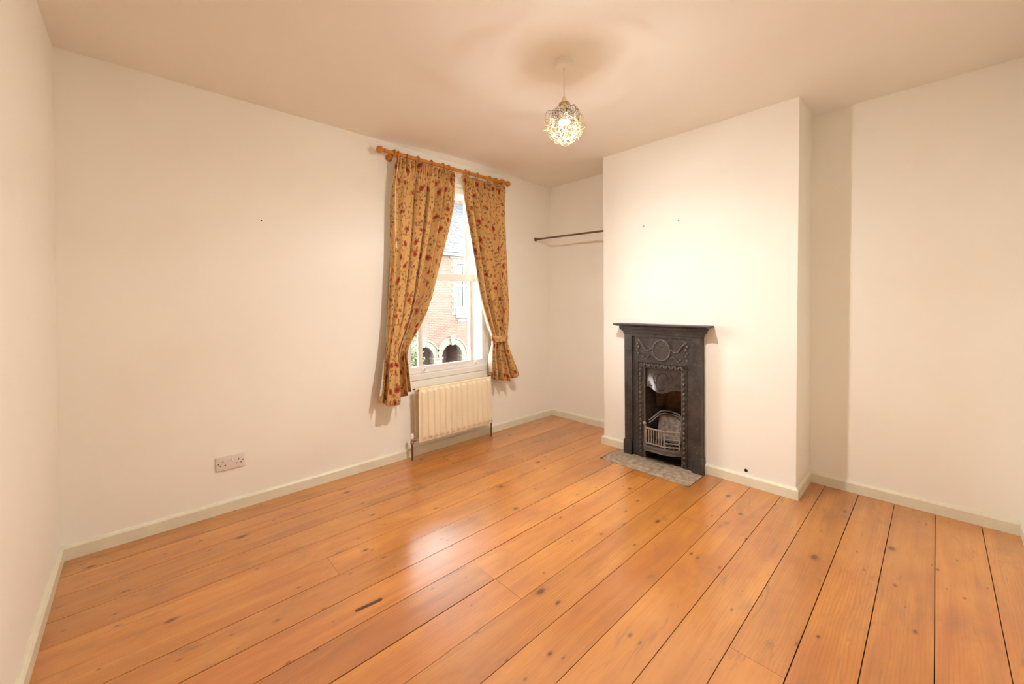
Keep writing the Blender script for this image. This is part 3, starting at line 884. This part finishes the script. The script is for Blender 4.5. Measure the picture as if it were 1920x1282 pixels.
# mantel shelf with chamfered underside
SH0, SH1, SD = 1.124, 1.887, 0.128
m = MB()
def shelf_ring(ds, dd, z): return [m.bm.verts.new(FX(s, z, d)) for s, d in ((SH0 + ds, 0.001), (SH0 + ds, SD - dd), (SH1 - ds, SD - dd), (SH1 - ds, 0.001))]
rg = [shelf_ring(0.024, 0.020, 1.067), shelf_ring(0.006, 0.006, 1.074), shelf_ring(0.0, 0.0, 1.078), shelf_ring(0.0, 0.0, 1.083), shelf_ring(0.003, 0.003, 1.087)]
m.bm.faces.new(rg[0]); m.bm.faces.new(rg[-1])
for A, B in zip(rg, rg[1:]):
    for k in range(4):
        j = (k + 1) % 4; m.bm.faces.new((A[k], A[j], B[j], B[k]))
m.build('mantel_shelf', 'iron', fp)
# roundel, ribbons and swags on the frieze
RC = (1.510, 0.880)
MB().tube([FX(RC[0] + 0.070 * math.cos(a), RC[1] + 0.079 * math.sin(a), 0.047) for a in [k * 2 * math.pi / 36 for k in range(36)]], 0.0075, 8, closed=True).build('roundel_ring', 'relief', fp, 60)
m = MB(); pts = [(RC[0] + 0.064 * math.cos(a), RC[1] + 0.073 * math.sin(a)) for a in [k * 2 * math.pi / 32 for k in range(32)]]
m.prism(pts, FX, 0.042, 0.0485); m.build('roundel_plate', 'iron', fp)
MB().tube([FX(RC[0] + 0.045 * math.cos(a), RC[1] - 0.012 + 0.052 * math.sin(a), 0.0485) for a in [math.radians(20 + k * 10) for k in range(15)]], [0.001 + 0.004 * math.sin(math.pi * k / 14) for k in range(15)], 6).build('roundel_leaf', 'relief', fp, 60)
def mir(s, sg): return RC[0] + sg * (s - RC[0])
for sg in (1, -1):
    MB().tube([FX(mir(RC[0] + 0.075 + 0.115 * t, sg), RC[1] + 0.015 - 0.030 * math.sin(math.pi * min(1, t * 1.25)) + 0.055 * t * t, 0.047) for t in [k / 12 for k in range(13)]], [0.004 + 0.004 * math.sin(math.pi * k / 12) for k in range(13)], 6).build('swag', 'relief', fp, 60)
    MB().tube([FX(mir(RC[0] + 0.070 + 0.10 * t, sg), RC[1] - 0.058 + 0.016 * math.sin(t * 7.5), 0.047) for t in [k / 12 for k in range(13)]], [0.002 + 0.0035 * math.sin(math.pi * k / 12) for k in range(13)], 6).build('ribbon', 'relief', fp, 60)
    for k in range(6):
        z = RC[1] + 0.070 - k * 0.026
        MB().ball(FX(mir(1.706 + (0.006 if k % 2 else -0.004), sg), z, 0.047), 0.0125 - 0.0009 * k, (0.6, 1.0, 1.15), 8, 5).build('husk', 'relief', fp, 60)
    MB().ball(FX(mir(1.660, sg), RC[1] - 0.060, 0.047), 0.010, (0.6, 1.2, 0.8), 8, 5).build('rosette', 'relief', fp, 60)
MB().ball(FX(RC[0], RC[1] + 0.086, 0.047), 0.010, (0.6, 1.6, 0.7), 8, 5).build('rosette', 'relief', fp, 60)
# beaded uprights and leaf band over the opening
bead_me = MB().ball((0, 0, 0), 0.0125, (0.9, 0.9, 1.12), 10, 6).mesh('bead', 'relief', smooth=60)
for s in (1.331, 1.687):
    for k in range(19):
        inst('bead', bead_me, fp, FX(s, 0.045 + k * (0.712 - 0.045) / 18, 0.048))
    MB().box(WC - 0.046, WC - 0.042, -(s + 0.013), -(s - 0.013), 0.012, 0.735).build('bead_strip', 'iron', fp)
lf = MB()
lf.ball((0, 0, 0), 0.015, (0.7, 0.62, 1.2), 8, 5)
leaf_me = lf.mesh('leaf', 'relief', smooth=60)
for k in range(15):
    inst('leaf', leaf_me, fp, FX(1.345 + k * (1.672 - 1.345) / 14, 0.755, 0.048), rot=(0.5 if k % 2 else -0.5, 0, 0))
# hood with bulging belly and wavy lower lip
def hood_pt(u, v, off=0.0):
    s = OS0 + 0.003 + (OS1 - OS0 - 0.006) * u
    zb = 0.588 - 0.030 * math.sin(math.pi * min(1, max(0, (u - 0.12) / 0.76))) ** 1.0 - 0.004 * math.cos(4 * math.pi * u)
    z = OZT - 0.002 + (zb - OZT) * v
    bl = math.sin(math.pi * u) ** 1.4
    d = 0.030 + 0.060 * bl * (v ** 1.3) * (1 - 0.18 * v * v) + 0.012 * v
    return FX(s, z, d + off)
m = MB()
front = [[hood_pt(u / 28, v / 16) for u in range(29)] for v in range(17)]
lip = [[(p[0] + 0.010, p[1], p[2] - 0.006 + 0.004) for p in front[-1]], [(p[0] + 0.022, p[1], p[2] + 0.012) for p in front[-1]]]
m.grid(front + lip)
hood = m.build('hood', 'hood', fp, 60)
MB().tube([hood_pt(0.5 + 0.17 * math.cos(a), 0.52 - 0.37 * math.sin(a), 0.0005) for a in [k * 2 * math.pi / 32 for k in range(32)]], 0.0030, 6, closed=True).build('hood_medallion', 'hood', hood, 60)
for sg in (1, -1):
    MB().tube([hood_pt(0.5 + sg * (0.02 + 0.24 * math.sin(t * 2.3)), 0.90 - 0.72 * t, 0.0005) for t in [k / 12 for k in range(13)]], [0.0012 + 0.0022 * math.sin(math.pi * k / 12) for k in range(13)], 6).build('hood_tendril', 'hood', hood, 60)
    MB().tube([hood_pt(0.5 + sg * (0.25 + 0.20 * t), 0.80 + 0.09 * math.sin(t * 6.5), 0.0005) for t in [k / 12 for k in range(13)]], [0.0012 + 0.0024 * math.sin(math.pi * k / 12) for k in range(13)], 6).build('hood_tendril', 'hood', hood, 60)
# firebox: splayed cheeks and back, open at the bottom
def B(s, z, d): return FX(s, z, d)
m = MB()
zt = 0.735
m.grid([[B(OS0 + 0.001, 0.0, 0.04), B(1.395, 0.0, -0.10), B(1.43, 0.0, -0.19), B(1.61, 0.0, -0.19), B(1.645, 0.0, -0.10), B(OS1 - 0.001, 0.0, 0.04)],
        [B(OS0 + 0.001, 0.40, 0.04), B(1.395, 0.40, -0.10), B(1.44, 0.40, -0.15), B(1.60, 0.40, -0.15), B(1.645, 0.40, -0.10), B(OS1 - 0.001, 0.40, 0.04)],
        [B(OS0 + 0.001, zt, 0.04), B(1.395, zt, -0.05), B(1.44, zt, -0.07), B(1.60, zt, -0.07), B(1.645, zt, -0.05), B(OS1 - 0.001, zt, 0.04)]])
m.build('firebox', 'soot', fp, 20)
# fireclay back and the curled basket rim
m = MB()
rows = []
for i in range(9):
    v = i / 8
    rows.append([B(1.425 + 0.19 * u / 24, 0.14 + 0.205 * v, -0.105 + 0.045 * (1 - v) + 0.006 * abs(math.sin(u / 24 * math.pi * 4))) for u in range(25)])
m.grid(rows); ob = m.build('fire_back', 'fireclay', fp, 60)
sm = ob.modifiers.new('thickness', 'SOLIDIFY'); sm.thickness = 0.012; sm.offset = -1
rim = [(1.385, 0.300, 0.010), (1.405, 0.318, -0.005), (1.425, 0.345, -0.03), (1.450, 0.372, -0.055), (1.485, 0.382, -0.075), (1.54, 0.380, -0.08), (1.60, 0.374, -0.06), (1.652, 0.362, 0.0)]
MB().tube([B(*q) for q in rim], 0.0075, 8).build('basket_rim', 'lip', fp, 60)
MB().tube([B(q[0], q[1] - 0.020, q[2]) for q in rim], 0.006, 8).build('basket_rim', 'lip', fp, 60)
# grate: bowed front of bars
gp = [(1.366, 0.272, 0.046), (1.402, 0.262, 0.092), (1.405, 0.262, 0.095), (1.556, 0.262, 0.095), (1.655, 0.266, 0.048)]
def gpath(dz, dd=0.0): return [B(s, z + dz, d + dd) for s, z, d in ((1.366, 0.266, 0.046), (1.403, 0.262, 0.094), (1.556, 0.262, 0.094), (1.658, 0.266, 0.046))]
gr = empty('grate', FX(1.51, 0.13, 0.07)); gr.parent = fp
gr.location = Vector(FX(1.51, 0.13, 0.07)) - Vector(WORLD['fireplace'])
WORLD['grate'] = FX(1.51, 0.13, 0.07)
def gbuild(m, name, mat, sm=40): return m.build(name, mat, gr, sm)
gbuild(MB().tube(gpath(0.0), 0.0072, 8), 'top_rail', 'grate')
gbuild(MB().tube(gpath(-0.118), 0.0068, 8), 'bottom_rail', 'grate')
for k in range(8):
    s = 1.408 + k * (1.552 - 1.408) / 7
    gbuild(MB().box(WC - 0.098, WC - 0.090, -(s + 0.0042), -(s - 0.0042), 0.146, 0.262, 0.001, 1), 'grate_bar', 'grate')
for z in (0.176, 0.206, 0.236):
    gbuild(MB().tube([B(1.366, z, 0.046), B(1.403, z - 0.002, 0.094)], 0.0052, 6), 'side_bar', 'grate')
    gbuild(MB().tube([B(1.556, z - 0.002, 0.094), B(1.658, z, 0.046)], 0.0052, 6), 'side_bar', 'grate')
for s, d in ((1.403, 0.094), (1.556, 0.094), (1.652, 0.050), (1.370, 0.050)):
    gbuild(MB().tube([B(s, 0.128, d), B(s, 0.272, d)], 0.0062, 8), 'corner_post', 'grate')
gbuild(MB().ball(B(1.372, 0.284, 0.054), 0.014, (0.8, 1, 1), 10, 6), 'knob', 'grate', 60)
for k in range(9):
    s = 1.395 + k * 0.0285
    gbuild(MB().box(WC - 0.085, WC + 0.055, -(s + 0.004), -(s - 0.004), 0.128, 0.136), 'bottom_bar', 'lip')
m = MB()
lp = [(1.352, 0.040), (1.372, 0.078), (1.404, 0.118), (1.560, 0.118), (1.640, 0.082), (1.667, 0.042), (1.660, -0.02), (1.36, -0.02)]
def LP(a, b, d): return (WC - b, -a, d)
m.prism(lp, LP, 0.088, 0.122)
m.prism([(a, b + (0.010 if b > 0.03 else 0)) for a, b in lp], LP, 0.120, 0.127)
m.build('ash_lip', 'lip', fp)
MB().box(WC - 0.03, WC + 0.17, -OS1 + 0.004, -OS0 - 0.004, 0.0, 0.004).build('ash_pit', 'soot', fp)

# hearth stone with broken corners
m = MB()
hp = []
for k in range(20):
    t = k / 19; hp.append((HX + 0.004 * math.sin(k * 2.3) + 0.003, HY0 + (HY1 - HY0) * t))
hp = [(WC - 0.001, HY0 - 0.002), (WC - 0.12, HY0 - 0.001), (HX + 0.03, HY0 - 0.004)] + hp[1:-1] + [(HX + 0.022, HY1 + 0.006), (WC - 0.10, HY1 + 0.004), (WC - 0.001, HY1 + 0.02)]
m.prism(hp, XYZ, -0.0215, -0.0003)
hs = m.build('hearth_stone', 'hearth')
tag(hs, 'worn grey-brown stone hearth slab let into the boards before the fireplace', 'hearth')

# ------------------------------------------------------------------ pendant lamp
LX, LY = 1.975, -1.628
zc = hc(LX, LY)
lamp = empty('pendant_lamp', (LX, LY, zc))
tag(lamp, 'small gold wire-loop globe pendant lamp glowing on a white cord', 'pendant lamp')
MB().lathe([(0.049, 0.0), (0.049, -0.024), (0.047, -0.030), (0.012, -0.032), (0.010, -0.038), (0.004, -0.041)], (LX, LY, zc - 0.0005), n=36).build('ceiling_rose', 'white_switch', lamp, 35)
MB().tube([(LX, LY, zc - 0.036), (LX, LY, 2.352)], 0.0030, 8).build('cord', 'cord', lamp, 60)
MB().lathe([(0.005, 2.358), (0.008, 2.354), (0.013, 2.342), (0.0165, 2.328), (0.0175, 2.318), (0.0175, 2.290), (0.0155, 2.284), (0.0155, 2.270), (0.0, 2.270)], (LX, LY, 0), n=20).build('lamp_holder', 'white_switch', lamp, 40)
SHC, SHR = Vector((LX, LY, 2.208)), 0.088
shade = empty('lamp_shade', tuple(SHC)); shade.parent = lamp; shade.location = SHC - Vector(WORLD['pendant_lamp'])
tag(shade, 'open globe of curled gold wire loops')
m = MB(); m.tube([(LX + 0.026 * math.cos(a), LY + 0.026 * math.sin(a), 2.318) for a in [k * 2 * math.pi / 28 for k in range(28)]], 0.0032, 8, closed=True)
m.lathe([(0.018, 2.316), (0.026, 2.316), (0.026, 2.319), (0.018, 2.319)], (LX, LY, 0), n=24)
m.build('shade_ring', 'goldring', shade, 60)
loop_me = MB().tube([(0.026 * math.cos(a), 0.026 * math.sin(a), 0.004 * math.sin(2 * a)) for a in [k * 2 * math.pi / 18 for k in range(18)]], 0.0009, 5, closed=True).mesh('wire_loop', 'wire', smooth=180)
NL = 120
for k in range(NL):
    t = (k + 0.5) / NL
    ph_ = math.acos(1 - 2 * t); th = math.pi * (1 + 5 ** 0.5) * k
    if ph_ < 0.28: continue
    nrm = Vector((math.sin(ph_) * math.cos(th), math.sin(ph_) * math.sin(th), math.cos(ph_)))
    pos = SHC + nrm * (SHR * rnd.uniform(0.86, 1.05))
    q = nrm.to_track_quat('Z', 'Y').to_euler()
    tilt = Vector((rnd.gauss(0, 1), rnd.gauss(0, 1), rnd.gauss(0, 1))).normalized()
    q = (nrm * 0.8 + tilt * 0.75).normalized().to_track_quat('Z', 'Y').to_euler()
    s = rnd.uniform(0.6, 1.15)
    inst('wire_loop', loop_me, shade, pos, q, (s, s, s))
# bulb: opaque collar added to keep light off the ceiling, glowing dome below
BZ = 2.222
MB().lathe([(0.0135, 2.275), (0.0135, 2.262), (0.020, 2.250), (0.0285, 2.236), (0.0305, 2.226), (0.0305, BZ), (0.0, BZ)], (LX, LY, 0), n=24).build('added_bulb_shield', 'white_switch', lamp, 40)
dome = [(0.0300, BZ - 0.0005)] + [(0.0300 * math.cos(a), BZ - 0.0005 - 0.0108 * math.sin(a)) for a in [math.radians(10 * k) for k in range(1, 9)]] + [(0.0, BZ - 0.0113)]
MB().lathe(dome, (LX, LY, 0), n=24).build('bulb', 'bulb', lamp, 180)

# ------------------------------------------------------------------ outside: street, tree, terraced house opposite
GZ = -2.9
st = MB().box(-14, 40, 0.4, 30, GZ - 0.2, GZ).build('street', 'road')
tag(st, 'grey street and pavement far below the window', 'street', kind='structure')
HYF = 12.0
hs_ = empty('terraced_house', (11.0, HYF, GZ))
tag(hs_, 'red brick terraced house with slate roof and arched porch across the street', 'house')
def HX_(a, b, d): return (a, HYF + d, b)
A1, A2, AR, ARO, ASZ = 9.11, 10.61, 0.55, 0.80, -1.07      # arches: centres, inner and outer radius, springing height
def arch_pts(cx, r, n=16): return [(cx + r * math.cos(math.pi * k / n), ASZ + r * math.sin(math.pi * k / n)) for k in range(n + 1)]
poly = [(4.0, GZ), (A1 - AR, GZ)] + arch_pts(A1, AR)[::-1] + [(A1 + AR, GZ), (A2 - AR, GZ)] + arch_pts(A2, AR)[::-1] + [(A2 + AR, GZ), (17.0, GZ), (17.0, 0.63), (10.93, 0.63), (10.93, 3.10), (12.35, 3.10), (12.35, 0.64), (17.0, 0.64), (17.0, 3.55), (4.0, 3.55)]
# right hand side handled as two slabs so the upper window stays open
poly1 = [(4.0, GZ), (A1 - AR, GZ)] + arch_pts(A1, AR)[::-1] + [(A1 + AR, GZ), (A2 - AR, GZ)] + arch_pts(A2, AR)[::-1] + [(A2 + AR, GZ), (17.0, GZ), (17.0, 0.64), (10.93, 0.64), (10.93, 3.10), (17.0, 3.10), (17.0, 3.55), (4.0, 3.55)]
m = MB(); m.prism(poly1, HX_, 0.0, 0.25); m.box(12.35, 17.0, HYF, HYF + 0.25, 0.64, 3.10)
m.build('facade', 'brick', hs_)
# porch behind the arches
m = MB(); m.box(7.8, 12.0, HYF + 1.3, HYF + 1.4, GZ, 0.0).box(A1 - 0.9, A1 - 0.6, HYF + 0.25, HYF + 1.3, GZ, 0.0).box(A1 + 0.65, A2 - 0.65, HYF + 0.25, HYF + 1.3, GZ, 0.0).box(A2 + 0.58, A2 + 0.8, HYF + 0.25, HYF + 1.3, GZ, 0.0)
m.box(7.8, 12.0, HYF + 0.25, HYF + 1.4, -0.2, -0.1)
m.build('porch', 'brick', hs_)
for cx in (A1, A2):
    m = MB(); o_ = arch_pts(cx, ARO, 20); i_ = arch_pts(cx, AR - 0.01, 20)
    m.prism(o_ + i_[::-1], HX_, -0.05, 0.12)
    rr = arch_pts(cx, ARO + 0.05, 20); r2 = arch_pts(cx, ARO - 0.02, 20)
    m.prism(rr + r2[::-1], HX_, -0.09, 0.02)
    a = m.build('arch', 'stone', hs_)
    MB().prism([(cx - 0.07, ASZ + AR - 0.05), (cx + 0.07, ASZ + AR - 0.05), (cx + 0.14, ASZ + ARO + 0.13), (cx - 0.14, ASZ + ARO + 0.13)], HX_, -0.13, 0.1).build('keystone', 'stone', a)
for cx in ((A1 + A2) / 2, A1 - 0.75, A2 + 0.75):
    m = MB(); m.box(cx - 0.22, cx + 0.22, HYF - 0.06, HYF + 0.26, -1.32, -1.07, 0.02).box(cx - 0.26, cx + 0.26, HYF - 0.09, HYF + 0.28, -1.14, -1.07, 0.015).box(cx - 0.17, cx + 0.17, HYF - 0.03, HYF + 0.26, GZ, -1.32, 0.02)
    m.build('porch_column', 'stone', hs_, 30)
for cx in (A1, A2):
    d = MB().box(cx - 0.55, cx + 0.02, HYF + 1.22, HYF + 1.29, GZ, -0.75).build('front_door', 'bluedoor', hs_)
    MB().box(cx + 0.02, cx + 0.14, HYF + 1.18, HYF + 1.29, GZ, -0.2).box(cx - 0.6, cx + 0.02, HYF + 1.18, HYF + 1.29, -0.80, -0.70).build('door_frame', 'houseframe', d)
    MB().box(cx - 0.55, cx + 0.02, HYF + 1.23, HYF + 1.28, -0.70, -0.15).build('fanlight', 'darkglass', d)
# first floor window with quoins
for k in range(17):
    w_ = 0.30 if k % 2 == 0 else 0.20
    z0 = 0.78 + k * 0.137
    MB().box(10.925 - w_, 10.93, HYF - 0.03, HYF + 0.15, z0, z0 + 0.13, 0.006, 1).build('quoin', 'stone', hs_)
MB().box(10.70, 12.6, HYF - 0.03, HYF + 0.2, 3.10, 3.32, 0.01).build('lintel', 'stone', hs_)
MB().box(10.84, 12.5, HYF - 0.10, HYF + 0.2, 0.64, 1.10, 0.01).build('window_sill', 'whitestone', hs_)
wn_ = MB()
wn_.box(10.93, 10.99, HYF + 0.10, HYF + 0.18, 1.10, 3.10).box(12.29, 12.35, HYF + 0.10, HYF + 0.18, 1.10, 3.10).box(10.99, 12.29, HYF + 0.10, HYF + 0.18, 3.03, 3.10).box(10.99, 12.29, HYF + 0.10, HYF + 0.18, 1.10, 1.16)
wn_.box(11.36, 11.43, HYF + 0.10, HYF + 0.17, 1.16, 3.03).box(11.80, 11.87, HYF + 0.10, HYF + 0.17, 1.16, 3.03).box(10.99, 12.29, HYF + 0.09, HYF + 0.18, 2.08, 2.18)
wn_ = wn_.build('house_window', 'houseframe', hs_)
for a, b in ((10.99, 11.36), (11.43, 11.80), (11.87, 12.29)):
    for z0, z1 in ((1.16, 2.08), (2.18, 3.03)):
        MB().box(a, b, HYF + 0.13, HYF + 0.14, z0, z1).build('pane', 'darkglass', wn_)
MB().prism([(11.45, 3.0), (11.80, 3.0), (11.80, 1.2), (11.70, 1.2)], HX_, 0.115, 0.125).build('net_curtain', 'net', wn_)
MB().box(10.95, 11.9, HYF - 0.01, HYF + 0.1, 0.46, 0.60).build('string_course', 'gutter', hs_)
# eaves and roof
MB().box(4.0, 17.0, HYF - 0.22, HYF + 0.1, 3.42, 3.56, 0.02).build('gutter', 'gutter', hs_)
MB().box(10.55, 17.0, HYF - 0.06, HYF + 0.2, 3.33, 3.50).build('eaves_band', 'stone', hs_)
RY0, RZ0_, RY1, RZ1_ = HYF - 0.18, 3.56, 15.5, 6.98
slope = math.atan2(RZ1_ - RZ0_, RY1 - RY0); RL = math.hypot(RZ1_ - RZ0_, RY1 - RY0)
roof = MB().prism([(RY0, RZ0_), (RY1, RZ1_), (19.2, RZ0_)], lambda a, b, d: (d, a, b), 4.0, 17.0).build('roof', 'slate', hs_)
sl_me = MB().box(-0.122, 0.122, 0, 0.25, 0.0, 0.012).mesh('slate', 'slate')
NC = 26
rest = MB()
for k in range(NC):
    t = (k + 0.0) / NC
    y = RY0 + (RY1 - RY0) * t; z = RZ0_ + (RZ1_ - RZ0_) * t
    xc = 10.75 + 2.6 * t
    x0 = math.floor((xc - 0.95) / 0.25) * 0.25 + (0.125 if k % 2 else 0)
    for j in range(8):
        o = inst('slate', sl_me, roof, (x0 + j * 0.25, y - 0.012, z + 0.012 + rnd.uniform(0, 0.012)), (slope + rnd.uniform(-0.05, 0.02), rnd.uniform(-0.015, 0.015), 0))
    for xa, xb in ((4.0, x0 - 0.125), (x0 + 7 * 0.25 + 0.125, 17.0)):
        e = (RL / NC + 0.05)
        rest.hexa([(xa, y, z), (xb, y, z), (xb, y + e * math.cos(slope), z + e * math.sin(slope)), (xa, y + e * math.cos(slope), z + e * math.sin(slope)),
                   (xa, y - 0.014, z + 0.02), (xb, y - 0.014, z + 0.02), (xb, y + e * math.cos(slope), z + e * math.sin(slope) + 0.008), (xa, y + e * math.cos(slope), z + e * math.sin(slope) + 0.008)])
tag(rest.build('slate_courses', 'slate', roof), kind='stuff')
for k in range(20):
    MB().prism([(RY1 - 0.16, RZ1_ - 0.10), (RY1, RZ1_ + 0.12), (RY1 + 0.16, RZ1_ - 0.10)], lambda a, b, d: (d, a, b), 10.2 + k * 0.34, 10.53 + k * 0.34).build('ridge_tile', 'terracotta', roof)
cs = MB(); cs.box(13.75, 14.9, 15.2, 15.9, 6.6, 8.2).box(13.68, 14.97, 15.13, 15.97, 8.05, 8.2)
cs.build('chimney_stack', 'brick', roof)

# small street tree
tr = empty('street_tree', (5.75, 7.0, GZ))
tag(tr, 'sunlit yellow-green street tree showing at the lower left of the glass', 'tree')
MB().tube([(5.75, 7.0, GZ), (5.76, 7.02, -1.6), (5.72, 7.0, -0.6), (5.75, 7.0, 0.1)], [0.07, 0.055, 0.04, 0.015], 8).build('trunk', 'bark', tr, 60)
for k in range(5):
    a = k * 1.3
    MB().tube([(5.74, 7.0, -1.5 + 0.25 * k), (5.74 + 0.22 * math.cos(a), 7.0 + 0.22 * math.sin(a), -1.15 + 0.25 * k), (5.74 + 0.38 * math.cos(a), 7.0 + 0.38 * math.sin(a), -0.8 + 0.25 * k)], [0.025, 0.018, 0.006], 6).build('branch', 'bark', tr, 60)
m = MB()
for k in range(1500):
    d = Vector((rnd.gauss(0, 1), rnd.gauss(0, 1), rnd.gauss(0, 1))).normalized() * (rnd.random() ** 0.4)
    c = Vector((5.72, 7.0, -0.45)) + Vector((d.x * 0.52, d.y * 0.5, d.z * 1.05))
    a = Vector((rnd.gauss(0, 1), rnd.gauss(0, 1), rnd.gauss(0, 1))).normalized() * 0.045
    b = a.cross(Vector((rnd.gauss(0, 1), rnd.gauss(0, 1), rnd.gauss(0, 1)))).normalized() * 0.022
    vs = [m.bm.verts.new(c + q) for q in (-a, b, a, -b)]
    m.bm.faces.new(vs)
tag(m.build('foliage', 'leaf', tr), kind='stuff')
